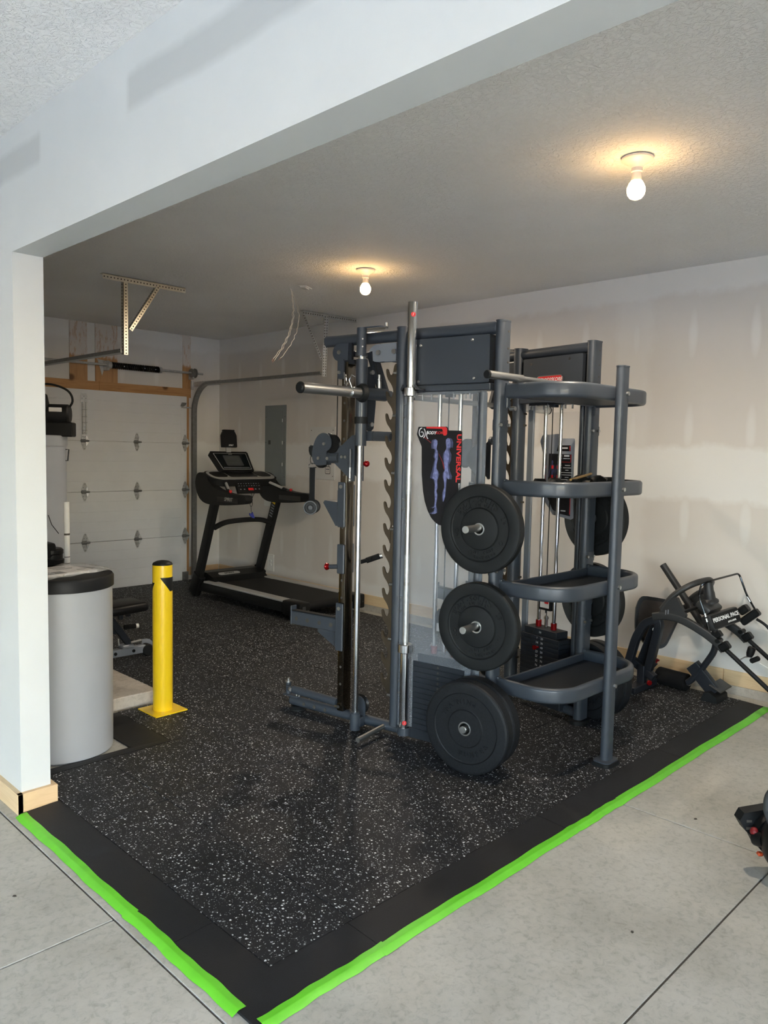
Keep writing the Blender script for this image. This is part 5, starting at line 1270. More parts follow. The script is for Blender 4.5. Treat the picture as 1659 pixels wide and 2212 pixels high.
# right tower: the shield carries the same placard seen from behind, with a small sticker on the inside
RF = lambda t, z, n: frame(WR(t, n, z), (sD*-1, -cD, 0), (0, 0, 1))   # seen from the inner side
def flatR(pts, n, mat, parent, name, d=0.0008):
    b = MB(MR); b.prism(pts, Matrix.Translation((0, n, 0)) @ TZ, -d); return b.build(name, mat, parent, smooth=False)
nb = 0.0470
OUTR = [(0.40, 1.665), (0.27, 1.672), (0.262, 1.645), (0.155, 1.645), (0.15, 1.63), (0.15, 1.40), (0.165, 1.40), (0.165, 1.36), (0.15, 1.36), (0.14, 1.18), (0.16, 1.17), (0.30, 1.19), (0.37, 1.27), (0.395, 1.38), (0.395, 1.56), (0.42, 1.63)]
pr = flatR(OUTR, nb, 'placard_back', mach, 'placard', 0.0014)
flatR([(0.275, 1.605), (0.18, 1.605), (0.178, 1.57), (0.285, 1.57)], nb-0.0015, 'placard_black', pr, 'sticker', 0.0008)
flatR([(0.345, 1.555), (0.17, 1.552), (0.165, 1.19), (0.245, 1.20), (0.30, 1.22), (0.345, 1.29)], nb-0.0015, 'placard_black', pr, 'sticker', 0.0008)
b = MB(MR); b.bx((0.1655, nb-0.0035, 1.20), (0.1695, nb-0.0025, 1.40)); b.bx((0.172, nb-0.0035, 1.505), (0.24, nb-0.0025, 1.508)); b.bx((0.172, nb-0.0035, 1.505), (0.176, nb-0.0025, 1.55)); b.bx((0.18, nb-0.0035, 1.572), (0.186, nb-0.0025, 1.60)); b.build('sticker_border', 'red_print', pr, smooth=False)
b = MB(MR)
for i, (a, c) in enumerate(((0.196, .02), (0.2, .03), (0.2, .012), (0.2, .04), (0.2, .036), (0.2, .014), (0.2, .04))): b.bx((a-c, nb-0.0035, 1.485-i*0.014), (a+c, nb-0.0025, 1.489-i*0.014))
b.bx((0.18, nb-0.0035, 1.525), (0.23, nb-0.0025, 1.529)); b.bx((0.185, nb-0.0035, 1.538), (0.225, nb-0.0025, 1.548)); b.bx((0.2, nb-0.0035, 1.215), (0.235, nb-0.0025, 1.222)); b.bx((0.2, nb-0.0035, 1.585), (0.26, nb-0.0025, 1.592))
b.build('sticker_lines', 'white_print', pr, smooth=False)
for cx in (0.315, 0.268):
    fig = [(0, .075), (.008, .07), (.008, .06), (.004, .052), (.018, .045), (.02, .03), (.026, -.005), (.03, -.025), (.024, -.025), (.014, .015), (.012, -.01), (.013, -.06), (.009, -.1), (.014, -.112), (.004, -.112), (.002, -.06), (0, -.025)]
    fig = fig+[(-x, y) for x, y in fig[::-1]]
    fg = flatR([(cx+x, 1.44+y) for x, y in fig], nb-0.0024, 'figure_print', pr, 'figure', 0.0006)
    b = MB(MR); b.box((cx, nb-0.0033, 1.475), (0.022, 0.0006, 0.02)); b.box((cx, nb-0.0033, 1.41), (0.02, 0.0006, 0.035)); b.each('figure_mark', 'red_print', fg, smooth=False)
# red badge on the right shroud, facing inwards
F = RF(0.285, 1.998, -0.0381)
F = frame(WR(0.285, -0.0385, 1.985), (-sD, -cD, 0), (0, 0, 1))
b = MB(); b.prism(rrect(0.205, 0.052, 0.024, 8), F, 0.002); bd = b.build('badge', 'satin_steel', mach, smooth=False)
b = MB(); b.prism(rrect(0.195, 0.042, 0.02, 8), F, 0.003); b.build('badge_face', 'red_print', bd, smooth=False)
b = MB(); b.text('BODYKORE', 0.030, F @ Matrix.Translation((0.018, -0.001, 0.0032)), 0.0005, shear=0.25, bold=0.0005); arc(b, F @ Matrix.Translation((0, 0, 0.003)), -0.077, 0, 0.012, 0.014, PI*0.4, PI*1.7, 0.003); arc(b, F @ Matrix.Translation((0, 0, 0.003)), -0.066, 0, 0.012, 0.014, -PI*0.5, PI*0.5, 0.003); b.build('lettering', 'white_print', bd, smooth=False)
# weight numbers on the right stack (inner face)
b = MB()
for k in range(13):
    z = 0.11+12*0.0275-k*0.0275+0.013
    F = frame(WR(0.277, -0.0555, z), (-sD, -cD, 0), (0, 0, 1))
    kg = ('5', '9', '14', '18', '23', '27', '32', '36', '41', '45', '50', '54', '59', '64')[k+1]
    b.text(kg, 0.020, F @ Matrix.Translation((-0.018, -0.001, 0.0004)), 0.0003, res=1); b.text(str(10*(k+2)), 0.020, F @ Matrix.Translation((0.020, -0.001, 0.0004)), 0.0003, res=1)
F = frame(WR(0.277, -0.0505, 0.11+13*0.0275+0.02), (-sD, -cD, 0), (0, 0, 1)); b.text('10', 0.020, F @ Matrix.Translation((0, 0, 0.0004)), 0.0003, res=1)
b.build('stack_numbers', 'white_print', mach, smooth=False)
b = MB(MR); b.lathe([(0, 0), (0.006, 0), (0.006, 0.015), (0.014, 0.02), (0.014, 0.034), (0, 0.036)], (0.283, -0.055, 0.11+10*0.0275+0.013), (0.25, -1, 0), 12); sp = b.build('selector_pin', 'red_anodised', mach)
b = MB(MR); b.tube(smooth_path([(0.30, -0.09, 0.40), (0.315, -0.085, 0.46), (0.325, -0.03, 0.52)], 5), 0.0018, seg=5); b.build('pin_lanyard', 'black_rubber', sp)
b = MB(ML)
for k in range(13): b.cyl((0.277, 0.0548, 0.123+k*0.0275), (0.277, 0.0556, 0.123+k*0.0275), 0.006, seg=8)
b.build('stack_holes', 'saw_cut', mach)

# ------------------------------------------------------------------ bumper plates
def text_arc(b, txt, size, R, F, amid, step, flip=False, ext=0.002):
    n = len(txt)
    for i, ch in enumerate(txt):
        if ch == ' ': continue
        a = amid+(n-1)/2*step-i*step if not flip else amid-(n-1)/2*step+i*step
        x, y = R*math.cos(a), R*math.sin(a); rz = a-PI/2 if not flip else a+PI/2
        b.text(ch, size, F @ Matrix.Translation((x, y, 0)) @ Matrix.Rotation(rz, 4, 'Z'), ext, res=1, bold=0.0006)
def plate_profile(R, T, style):
    if style == 'A':
        f = [(0.0265, T), (0.095, T), (0.098, T-0.001), (0.1005, T-0.006), (0.103, T-0.009), (0.150, T-0.009), (0.155, T-0.006), (0.158, T-0.001), (0.161, T), (R-0.014, T), (R-0.006, T-0.002), (R-0.001, T-0.008)]
    else:
        f = [(0.031, T), (0.088, T), (0.091, T-0.005), (0.094, T-0.007), (0.165, T-0.007), (0.169, T-0.005), (0.172, T), (R-0.016, T), (R-0.011, T-0.001), (R-0.004, T-0.005), (R, T-0.012)]
    bk = [(r, T-h) for r, h in f][::-1]
    return f+bk+[f[0]]
def bumper(M, side, t0, z, nin, T, R, style, label, group, turn=0.0, detail=True):
    """plate lying on a horn; nin = inner face offset along the horn"""
    hole = 0.0265 if style == 'A' else 0.031
    o = M @ Vector((t0, nin, z)); ax = (M.to_3x3() @ Vector((0, 1, 0))).normalized()
    root = thing('bumper_plate', label, 'weight plate', o+Vector((0, 0, -R)), group)
    mat = 'black_rubber' if style == 'A' else 'crumb_rubber'
    b = MB(); b.lathe(plate_profile(R, T, style), o, ax, 72); b.build('disc', mat, root, ang=20)
    b = MB()
    ri = hole-0.0035
    b.lathe([(ri, -0.001), (hole+0.003, -0.001), (hole+0.003, 0.002), (hole, 0.002), (hole, T-0.002), (hole+0.003, T-0.002), (hole+0.003, T+0.0015), (ri, T+0.0015), (ri, -0.001)], o, ax, 32); b.build('hub_ring', 'satin_steel', root)
    if not detail: return root
    out = ax if side == 'L' else -ax
    face = o+ax*T if side == 'L' else o
    xd = Vector((0, 0, 1)).cross(out)
    F = frame(face, xd, (0, 0, 1)) @ Matrix.Rotation(turn, 4, 'Z')
    b = MB()
    if style == 'A':
        Fe = F @ Matrix.Translation((0, 0, -0.0078))
        text_arc(b, 'BODY-SOLID', 0.034, 0.137, Fe, PI*0.53, 0.172)
        text_arc(b, 'MADE IN USA', 0.021, 0.1125, Fe, PI*0.53, 0.145)
        text_arc(b, 'HI TEMP', 0.018, 0.115, Fe, -PI*0.47, 0.14, True)
        text_arc(b, 'RECYCLED', 0.018, 0.138, Fe, -PI*0.47, 0.115, True)
        for a in (0.78, PI, -2.1, -0.62): b.ring(0.011, 0.007, Fe @ Matrix.Translation((0.127*math.cos(a), 0.127*math.sin(a), -0.0006)), 0.0014, 16)
        b.text('LB', 0.034, Fe @ Matrix.Translation((0.127, 0.03, 0)) @ Matrix.Rotation(-PI/2+0.23, 4, 'Z'), 0.0012, res=1)
        b.text('10', 0.034, Fe @ Matrix.Translation((-0.127, -0.03, 0)) @ Matrix.Rotation(PI/2+0.23, 4, 'Z'), 0.0012, res=1)
        b.build('raised_lettering', mat, root, smooth=False)
    else:
        Fe = F @ Matrix.Translation((0, 0, -0.006))
        text_arc(b, 'TRAINING', 0.034, 0.128, Fe, PI*0.60, 0.21); text_arc(b, 'BUMPER', 0.034, 0.128, Fe, -PI*0.40, 0.24, True)
        b.build('raised_lettering', mat, root, smooth=False)
    return root
RA, RB = 0.2155, 0.2245
sag = 0.0065
bumper(ML, 'L', 0.025, 1.195-sag, 0.075, 0.056, RA, 'A', 'black bumper plate on the top storage horn nearest the barbell', 'plain-edged bumper plates on the horns', 0.12)
bumper(ML, 'L', 0.025, 0.722-sag, 0.075, 0.056, RA, 'A', 'black bumper plate on the middle storage horn nearest the barbell', 'plain-edged bumper plates on the horns', 0.28)
bumper(ML, 'L', 0.025, MZ+RB, 0.145, 0.07, RB, 'B', 'outermost crumb rubber bumper plate on the lowest horn nearest the barbell', 'crumb rubber bumper plates', 0.1)
bumper(ML, 'L', 0.025, MZ+RB, 0.068, 0.074, RB, 'B', 'inner crumb rubber bumper plate touching the machine on the lowest horn nearest the barbell', 'crumb rubber bumper plates', 0.9, False)
bumper(MR, 'R', 0.025, 1.195-sag, 0.075, 0.056, RA, 'A', 'black bumper plate on the top horn beside the long wall', 'plain-edged bumper plates on the horns', 0.4)
bumper(MR, 'R', 0.025, 0.722-sag, 0.075, 0.056, RA, 'A', 'black bumper plate on the middle horn beside the long wall', 'plain-edged bumper plates on the horns', 1.2)
bumper(MR, 'R', 0.025, MZ+RB, 0.068, 0.074, RB, 'B', 'inner crumb rubber bumper plate on the lowest horn beside the long wall', 'crumb rubber bumper plates', 0.3)
bumper(MR, 'R', 0.025, MZ+RB, 0.145, 0.07, RB, 'B', 'outermost crumb rubber bumper plate on the lowest horn beside the long wall', 'crumb rubber bumper plates', 0.3, False)

# ------------------------------------------------------------------ things kept on the shelves
ztop = 1.848+0.037
t = thing('short_bar', 'chrome bar with black end cap lying across the top shelf', 'bar', (-1.8, -5.80, ztop))
b = MB(); b.cyl((-2.385, -5.80, ztop+0.0185), (-2.12, -5.80, ztop+0.0185), 0.0185, seg=20); sv = b.build('sleeve', 'satin_steel', t)
b = MB(); b.lathe([(0, 0), (0.0195, 0), (0.0195, 0.008), (0.016, 0.012), (0, 0.013)], (-2.383, -5.80, ztop+0.0185), (-1, 0, 0), 18); b.build('end_cap', 'black_rubber', sv)
b = MB(); b.cyl((-2.12, -5.80, ztop+0.0185), (-1.25, -5.80, ztop+0.0185), 0.0135, seg=16); b.build('shaft', 'satin_steel', t)
zsh = 1.386-0.021
def hexbell(x, y, rot, r, L, label, name='dumbbell'):
    t = thing(name, label, 'dumbbell', (x, y, zsh), 'dumbbells on the upper shelf')
    c = Vector((x, y, zsh+r*0.87)); d = Vector((math.cos(rot), math.sin(rot), 0))
    b = MB(); b.cyl(c-d*(L/2-0.02), c+d*(L/2-0.02), 0.014, seg=12); b.build('grip', 'satin_steel', t)
    for sg in (-1, 1):
        b = MB(); b.lathe([(0, 0), (r*0.8, 0), (r, 0.012), (r, 0.045), (r*0.8, 0.058), (0, 0.058)], c+d*(sg*(L/2-0.058)), d*sg, 6 if r < 0.043 else 8); b.build('head', 'black_rubber', t, ang=50)
hexbell(-1.955, -5.86, 1.2, 0.037, 0.20, 'small black dumbbell at the left end of the upper shelf')
hexbell(-1.80, -5.85, 1.25, 0.037, 0.20, 'small black dumbbell beside the wooden stick on the upper shelf')
hexbell(-1.55, -5.85, 1.2, 0.044, 0.20, 'larger black dumbbell near the far upright on the upper shelf')
hexbell(-1.42, -5.86, 0.9, 0.041, 0.20, 'black dumbbell at the far end of the upper shelf')
b = MB(); b.tube([(-1.85, -5.92, zsh+0.062), (-1.50, -5.83, zsh+0.086)], 0.0065, seg=8)
tag(b.build('wooden_stick', 'bamboo'), 'light wooden stick lying over the dumbbells on the upper shelf', 'stick')

# ------------------------------------------------------------------ treadmill
TX0, TX1 = -0.95, -0.115; TXC = (TX0+TX1)/2
tm = thing('treadmill', 'black treadmill facing the garage door along the long wall', 'treadmill', (TXC, -1.8, MZ))
b = MB()
for x0, x1 in ((TX0+0.03, TX0+0.11), (TX1-0.11, TX1-0.03)): b.bx((x0, -2.62, 0.075), (x1, -0.98, 0.165), bev=0.01, seg=2)
b.each('frame_rail', 'black_satin', tm)
b = MB(); b.bx((TX0+0.1, -2.60, 0.12), (TX1-0.1, -1.1, 0.155)); b.build('deck_board', 'black_satin', tm, smooth=False)
b = MB()
prof = [(-2.655, 0.12)]+[(-2.62-0.045*math.sin(PI*k/8), 0.135-0.04*math.cos(PI*k/8)) for k in range(9)]+[(-2.6, 0.178), (-1.12, 0.178), (-1.12, 0.16), (-2.6, 0.16), (-2.62, 0.15)]
b.bx((TX0+0.135, -2.62, 0.156), (TX1-0.135, -1.10, 0.176), bev=0.002); b.cyl((TX0+0.135, -2.61, 0.136), (TX1-0.135, -2.61, 0.136), 0.04, seg=20); b.build('belt', 'belt', tm)
for x0, x1 in ((TX0+0.03, TX0+0.135), (TX1-0.135, TX1-0.03)):
    b = MB(); b.bx((x0, -2.46, 0.166), (x1, -1.12, 0.186), bev=0.005); b.build('side_step', 'silver_plastic', tm, smooth=False)
    b = MB(); b.bx((x0-0.012, -2.70, 0.055), (x1+0.012, -2.44, 0.192), bev=0.018, seg=2); ec = b.build('rear_cap', 'black_plastic', tm)
    b = MB(); b.bx((x0+0.02, -2.702, 0.105), (x1-0.05, -2.699, 0.16)); b.cyl((x1-0.02, -2.703, 0.12), (x1-0.02, -2.698, 0.12), 0.006, seg=8); b.build('cap_vent', 'dark_grey_plastic', ec)
b = MB(); b.prism([(-0.90, 0.075), (-1.26, 0.10), (-1.26, 0.175), (-1.20, 0.225), (-1.08, 0.262), (-0.95, 0.262), (-0.90, 0.22)], Matrix(((0, 0, 1, TX0+0.09), (1, 0, 0, 0), (0, 1, 0, 0), (0, 0, 0, 1))), TX1-TX0-0.18); hd = b.build('motor_hood', 'black_plastic', tm, smooth=False)
F = frame((TXC-0.09, -1.145, 0.2435), (1, 0, 0), (0, 0.95, 0.30))
b = MB(); b.prism(stadium(0.26, 0.026, 8), F, 0.003); bd = b.build('nameplate', 'silver_plastic', hd, smooth=False)
b = MB(); b.text('SPIRIT', 0.042, F @ Matrix.Translation((0, 0, 0.003)), 0.0006, shear=0.2, bold=0.001, sx=1.1); b.build('lettering', 'placard_black', bd, smooth=False)
b = MB()
for x in (TX0+0.05, TX1-0.05): b.cyl((x-0.02, -0.92, MZ+0.035), (x+0.02, -0.92, MZ+0.035), 0.035, seg=18)
b.each('transport_wheel', 'black_rubber', tm)
b = MB()
for x in (TX0+0.08, TX1-0.08): b.cyl((x, -2.5, MZ), (x, -2.5, 0.08), 0.022, seg=14)
b.each('rear_foot', 'black_rubber', tm)
for x, sg in ((TX0+0.035, 1), (TX1-0.035, -1)):
    b = MB(); b.tube([(x, -0.965, 0.06), (x, -1.33, 1.02)], 1.0, prof=rrect(0.055, 0.105, 0.012), up=(0, 1, 0)); u_ = b.build('upright', 'black_satin', tm)
    b = MB(); b.tube([(x, -0.94, MZ+0.03), (x, -1.045, 0.24)], 1.0, prof=rrect(0.075, 0.15, 0.02), up=(0, 1, 0)); b.build('upright_boot', 'black_plastic', u_)
    if sg < 0:
        F = frame((x-0.0288, -1.31, 0.89), (0, -0.355, 0.935), (0, 0.935, 0.355)); F = frame((x-0.029, -1.30, 0.90), (0, 0.355, -0.935), (0, 0.935, 0.355))
        F = frame((x-0.0285, -1.285, 0.90), (0, -0.935, -0.355), (0, -0.355, 0.935))
        b = MB(); b.box((0, 0.085, 0), (0.05, 0.025, 0.001), M=F); wl_ = b.build('warning_label', 'yellow_label', u_, smooth=False)
        b = MB()
        for k in range(5): b.box((0, 0.05-0.03*k, 0), (0.05, 0.014, 0.001), M=F)
        b.build('label_text', 'grey_print', u_, smooth=False)
    # hand rail arm: deep at the dash, tapering to the rear
    out = [(-1.02, 1.20), (-1.04, 1.12), (-1.10, 1.04), (-1.20, 0.995), (-1.36, 0.985), (-1.60, 0.995), (-1.80, 1.015), (-1.88, 1.03), (-1.905, 1.06), (-1.895, 1.09), (-1.86, 1.105), (-1.70, 1.105), (-1.50, 1.125), (-1.36, 1.16), (-1.27, 1.215), (-1.22, 1.27), (-1.12, 1.30), (-1.05, 1.275)]
    sm = [(p.x, p.y) for p in smooth_path([Vector((a, c, 0)) for a, c in out+[out[0]]], 3)[:-1]]
    b = MB(); b.prism(sm, Matrix(((0, 0, 1, x-0.04), (1, 0, 0, 0), (0, 1, 0, 0), (0, 0, 0, 1))), 0.08); ar = b.build('arm', 'black_satin', tm)
    b = MB(); b.box((x-0.0405*1, -1.60, 1.045), (0.002, 0.36, 0.05), bev=0.0008); b.build('arm_inlay', 'gloss_black', ar, smooth=False)
    if sg > 0:
        F = frame((x-0.042, -1.62, 1.052), (0, -1, 0), (0, 0, 1)); b = MB(); b.text('SPIRIT', 0.05, F, 0.0008, shear=0.2, bold=0.0006, sx=1.05); b.build('lettering', 'silver_plastic', ar, smooth=False)
    b = MB(); b.lathe([(0, 0), (0.009, 0), (0.009, 0.012), (0.015, 0.018), (0.015, 0.032), (0.01, 0.036), (0, 0.036)], (x+0.01*sg, -1.58, 1.105), (0, 0, 1), 14); b.build('red_switch', 'red_print', ar)
    b = MB(); b.tube([(x+sg*0.03, -1.52, 1.12), (x+sg*0.13, -1.30, 1.205)], 0.017, seg=12); gr = b.build('pulse_grip', 'black_satin', tm)
    b = MB(); b.tube([(x+sg*0.048, -1.49, 1.138), (x+sg*0.115, -1.34, 1.196)], 0.0155, seg=12); b.v = [v+Vector((0, 0, 0.004)) for v in b.v]; b.build('contact_strip', 'silver_plastic', gr)
pts = [(TX0+0.06, -1.27, 0.745), (TX0+0.2, -1.275, 0.795), (TXC, -1.285, 0.81), (TX1-0.2, -1.275, 0.80), (TX1-0.06, -1.27, 0.755)]
b = MB(); b.tube(smooth_path(pts, 6), 1.0, prof=rrect(0.05, 0.05, 0.015), up=(0, 1, 0)); b.build('cross_bar', 'black_satin', tm)
# dashboard
b = MB(); o = rrect(TX1-TX0-0.02, 0.30, 0.12, 8)
F = Matrix.Translation((TXC, -1.20, 1.205)) @ Matrix.Rotation(0.28, 4, 'X')
b.prism(o, F, 0.07); ds = b.build('dashboard', 'black_satin', tm)
b = MB(); b.prism(rrect(TX1-TX0-0.06, 0.27, 0.11, 8), F, 0.006, 0.07); dt_ = b.build('dash_trim', 'silver_plastic', ds)
b = MB()
for sx in (-1, 1): b.prism([(sx*0.27+x, 0.01+y) for x, y in rrect(0.17, 0.16, 0.05, 6)], F, 0.004, 0.0755)
b.prism([(x, 0.03+y) for x, y in rrect(0.34, 0.2, 0.02)], F, 0.005, 0.0755); b.each('cup_tray', 'black_plastic', ds)
b = MB(); b.box((0, 0.075, 0.083), (0.16, 0.022, 0.006), M=F, bev=0.003); b.build('vent_slot', 'dark_grey_plastic', ds, smooth=False)
# keypad slab
FK = frame((TXC, -1.365, 1.168), (1, 0, 0), (0, 0.45, 0.89))
b = MB(); b.box((0, 0, -0.02), (0.30, 0.15, 0.04), M=FK, bev=0.01, seg=2); kp = b.build('keypad', 'black_plastic', tm)
b = MB(); b.box((0.01, -0.038, 0.001), (0.065, 0.026, 0.004), M=FK, bev=0.002); b.build('stop_button', 'red_print', kp, smooth=False)
b = MB(); rr = random.Random(3)
for k in range(9):
    for r_ in range(3): b.box((-0.125+k*0.031, 0.05-r_*0.025, 0.0006), (0.012 if (k+r_) % 3 else 0.006, 0.007, 0.001), M=FK)
for k in range(6):
    if k not in (2, 3): b.box((-0.115+k*0.046, -0.038, 0.0006), (0.016, 0.012, 0.001), M=FK)
b.build('key_print', 'grey_print', kp, smooth=False)
b = MB(); b.tube(smooth_path([(TXC, -1.40, 1.10), (TXC+0.01, -1.405, 1.04), (TXC-0.02, -1.405, 1.0), (TXC-0.005, -1.405, 0.955), (TXC+0.015, -1.405, 0.985), (TXC+0.005, -1.405, 1.03), (TXC+0.04, -1.40, 1.09)], 5), 0.0028, seg=5); b.tube([(TXC-0.005, -1.405, 0.96), (TXC, -1.405, 0.90)], 0.0025, seg=5); cd = b.build('safety_cord', 'black_rubber', kp)
b = MB(); b.prism([(-0.03, 0.02), (-0.01, 0.008), (0.004, 0.03), (0.024, -0.02), (0.03, -0.035), (0.0, -0.03), (-0.03, 0.0)], frame((TXC+0.005, -1.41, 0.87), (1, 0, 0), (0, 0, 1)), 0.018, -0.009); b.build('safety_clip', 'blue_print', cd, smooth=False)
# display
FD = frame((TXC, -1.08, 1.415), (1, 0, 0), (0, 0.68, 0.73))
b = MB(); b.prism([(-0.20, -0.135), (0.20, -0.135), (0.235, 0.12), (0.225, 0.135), (-0.225, 0.135), (-0.235, 0.12)], FD, 0.05, -0.05); dp = b.build('display', 'black_satin', tm, smooth=False)
b = MB(); b.prism([(-0.178, -0.115), (0.178, -0.115), (0.205, 0.108), (-0.205, 0.108)], FD, 0.002); fr = b.build('display_border', 'silver_plastic', dp, smooth=False)
b = MB(); b.prism([(-0.172, -0.110), (0.172, -0.110), (0.198, 0.103), (-0.198, 0.103)], FD, 0.003); b.build('display_glass', 'screen_dark', dp, smooth=False)
b = MB(); b.prism(rrect(0.21, 0.145, 0.012), FD @ Matrix.Translation((0, 0.005, 0)), 0.0036); b.build('screen_bezel', 'dark_grey_plastic', dp, smooth=False)
b = MB(); b.prism(rrect(0.165, 0.11, 0.004), FD @ Matrix.Translation((0, 0.008, 0)), 0.0042); sc = b.build('screen', 'screen', dp, smooth=False)
b = MB(); b.prism(stadium(0.075, 0.022, 8), FD @ Matrix.Translation((0, 0.025, 0.0042)), 0.0006)
for k in range(3): b.box((-0.06, 0.045-0.02*k, 0.0046), (0.03, 0.003, 0.0006), M=FD); b.box((0.06, 0.045-0.02*k, 0.0046), (0.03, 0.003, 0.0006), M=FD)
b.box((0, -0.025, 0.0046), (0.14, 0.012, 0.0006), M=FD); b.build('screen_graphics', 'dark_grey_plastic', sc, smooth=False)
b = MB(); b.text('SPIRIT', 0.018, FD @ Matrix.Translation((0, 0.092, 0.0034)), 0.0003, shear=0.2); b.build('lettering', 'silver_plastic', dp, smooth=False)
b = MB(); b.box((0.0, -0.093, 0.0034), (0.32, 0.008, 0.0006), M=FD); b.build('display_strip', 'grey_print', dp, smooth=False)
b = MB(); b.box((0, -0.16, -0.035), (0.36, 0.06, 0.03), M=FD, bev=0.006); b.build('display_shelf', 'black_satin', dp, smooth=False)
# phone / tablet holder
b = MB(); b.box((TXC, -0.985, 1.53), (0.06, 0.02, 0.07), bev=0.003); ps = b.build('tablet_stem', 'silver_plastic', tm, smooth=False)
FP = frame((TXC, -0.99, 1.648), (1, 0, 0), (0, 0.1, 1))
b = MB(); b.prism([(-0.092, -0.085), (-0.086, -0.092), (0.086, -0.092), (0.092, -0.085), (0.092, 0.035), (0.075, 0.068), (0.068, 0.075), (0.068, 0.095), (-0.068, 0.095), (-0.068, 0.075), (-0.075, 0.068), (-0.092, 0.035)], FP, 0.03, -0.015); tb = b.build('tablet_holder', 'black_satin', tm, smooth=False)
b = MB(); b.text('SPIRIT', 0.022, FP @ Matrix.Translation((0.015, -0.07, 0.0155)), 0.0004, shear=0.2, bold=0.0005); b.build('lettering', 'white_print', tb, smooth=False)
# ------------------------------------------------------------------ back extension bench by the wall
rc = thing('back_extension_bench', 'dark steel back extension bench with foam roller and red pins by the long wall', 'exercise bench', (-0.32, -5.85, MZ))
SQ = rrect(0.05, 0.05, 0.006)
b = MB(); b.tube(fillet([(-0.44, -5.555, 0.16), (-0.43, -5.60, 0.36), (-0.42, -5.655, 0.465), (-0.42, -5.735, 0.50), (-0.42, -5.75, 0.46), (-0.40, -5.68, 0.15)], 0.05), 1.0, prof=SQ, up=(1, 0, 0)); b.build('front_frame', 'navy_steel', rc)
b = MB(); b.tube([(-0.36, -5.695, 0.44), (-0.37, -5.60, 0.14)], 1.0, prof=rrect(0.06, 0.03, 0.006), up=(1, 0, 0)); sb = b.build('support_bar', 'navy_steel', rc)
b = MB(); b.cyl((-0.385, -5.70, 0.42), (-0.40, -5.705, 0.42), 0.012, seg=10); b.build('pivot_bolt', 'satin_steel', sb)
b = MB(); b.tube([(-0.40, -5.545, 0.20), (-0.40, -5.72, 0.10)], 1.0, prof=SQ, up=(1, 0, 0)); b.tube([(-0.41, -5.64, 0.17), (-0.42, -5.645, 0.04)], 1.0, prof=SQ, up=(0, 1, 0)); b.bx((-0.58, -5.68, MZ), (-0.26, -5.615, 0.06), bev=0.006); b.build('base_frame', 'navy_steel', rc)
b = MB(); b.cyl((-0.36, -5.66, 0.13), (-0.34, -5.70, 0.19), 0.016, seg=12); b.build('pin_housing', 'navy_steel', rc)
for p, d in (((-0.34, -5.70, 0.185), (0.15, -0.2, 1)), ((-0.42, -5.69, 0.075), (-0.6, -0.6, -0.15))):
    b = MB(); b.lathe([(0, 0), (0.007, 0), (0.007, 0.014), (0.016, 0.018), (0.018, 0.024), (0.015, 0.03), (0, 0.032)], p, d, 16); b.build('red_pin', 'red_anodised', rc)
b = MB(); b.cyl((-0.205, -5.66, 0.072), (-0.235, -5.875, 0.072), 0.056, seg=28, bev=0.006); rl = b.build('foam_roller', 'foam', rc)
b = MB(); b.cyl((-0.23, -5.874, 0.072), (-0.2325, -5.888, 0.072), 0.02, seg=16); b.cyl((-0.2325, -5.886, 0.072), (-0.2335, -5.896, 0.072), 0.007, seg=8); b.build('roller_axle', 'satin_steel', rl)
b = MB(); b.tube(smooth_path([(-0.30, -5.98, 0.62), (-0.30, -6.045, 0.50), (-0.30, -6.066, 0.40), (-0.30, -6.058, 0.33), (-0.30, -6.026, 0.265), (-0.30, -5.977, 0.185), (-0.30, -5.93, 0.12), (-0.30, -5.90, 0.09)], 5), 0.02, seg=14); b.build('bent_tube', 'navy_steel', rc)
b = MB(); b.tube([(-0.295, -5.925, 0.215), (-0.285, -6.075, 0.06)], 1.0, prof=rrect(0.085, 0.05, 0.006), up=(1, 0, 0)); b.build('foot_beam', 'navy_steel', rc)
b = MB(); b.box((-0.235, -6.085, 0.098), (0.20, 0.085, 0.010), rot=(0.45, 0.0, 0.04), bev=0.004); b.build('foot_rest', 'mower_grey', rc, smooth=False)
b = MB(); b.prism([(-0.05, 0.0), (0.055, 0.0), (0.05, 0.035), (0.0, 0.062), (-0.03, 0.05)], frame((-0.36, -6.06, MZ), (0, -1, 0), (0, 0, 1)), 0.18, -0.18); b.build('foot_block', 'black_rubber', rc, smooth=False)
b = MB(); b.tube([(-0.21, -5.655, 0.826), (-0.22, -5.96, 0.45)], 0.0225, seg=16); b.build('back_post', 'mower_grey', rc)
FP = frame((-0.21, -5.665, 0.425), (0.55, -0.83, 0.0), (0.22, 0.16, 0.96))
PADO = [(-0.165, 0.10), (-0.14, 0.165), (-0.09, 0.18), (0.09, 0.155), (0.135, 0.13), (0.135, 0.09), (0.055, -0.10), (0.02, -0.155), (-0.03, -0.17), (-0.09, -0.155), (-0.155, -0.08), (-0.17, -0.02)]
PADS = [(p.x, p.y) for p in smooth_path([Vector((x, y, 0)) for x, y in PADO+[PADO[0]]], 3)[:-1]]
b = MB(); b.prism(PADS, FP, 0.045, -0.045); pd = b.build('hip_pad', 'black_vinyl', rc)
b = MB(); b.prism([(x*0.86-0.003, y*0.86) for x, y in PADS], FP, 0.004); b.build('pad_board', 'pad_back', pd, smooth=False)
b = MB(); b.box((0.0, 0.06, 0.012), (0.07, 0.03, 0.012), M=FP, bev=0.002); b.build('pad_bracket', 'brushed_steel', pd, smooth=False)

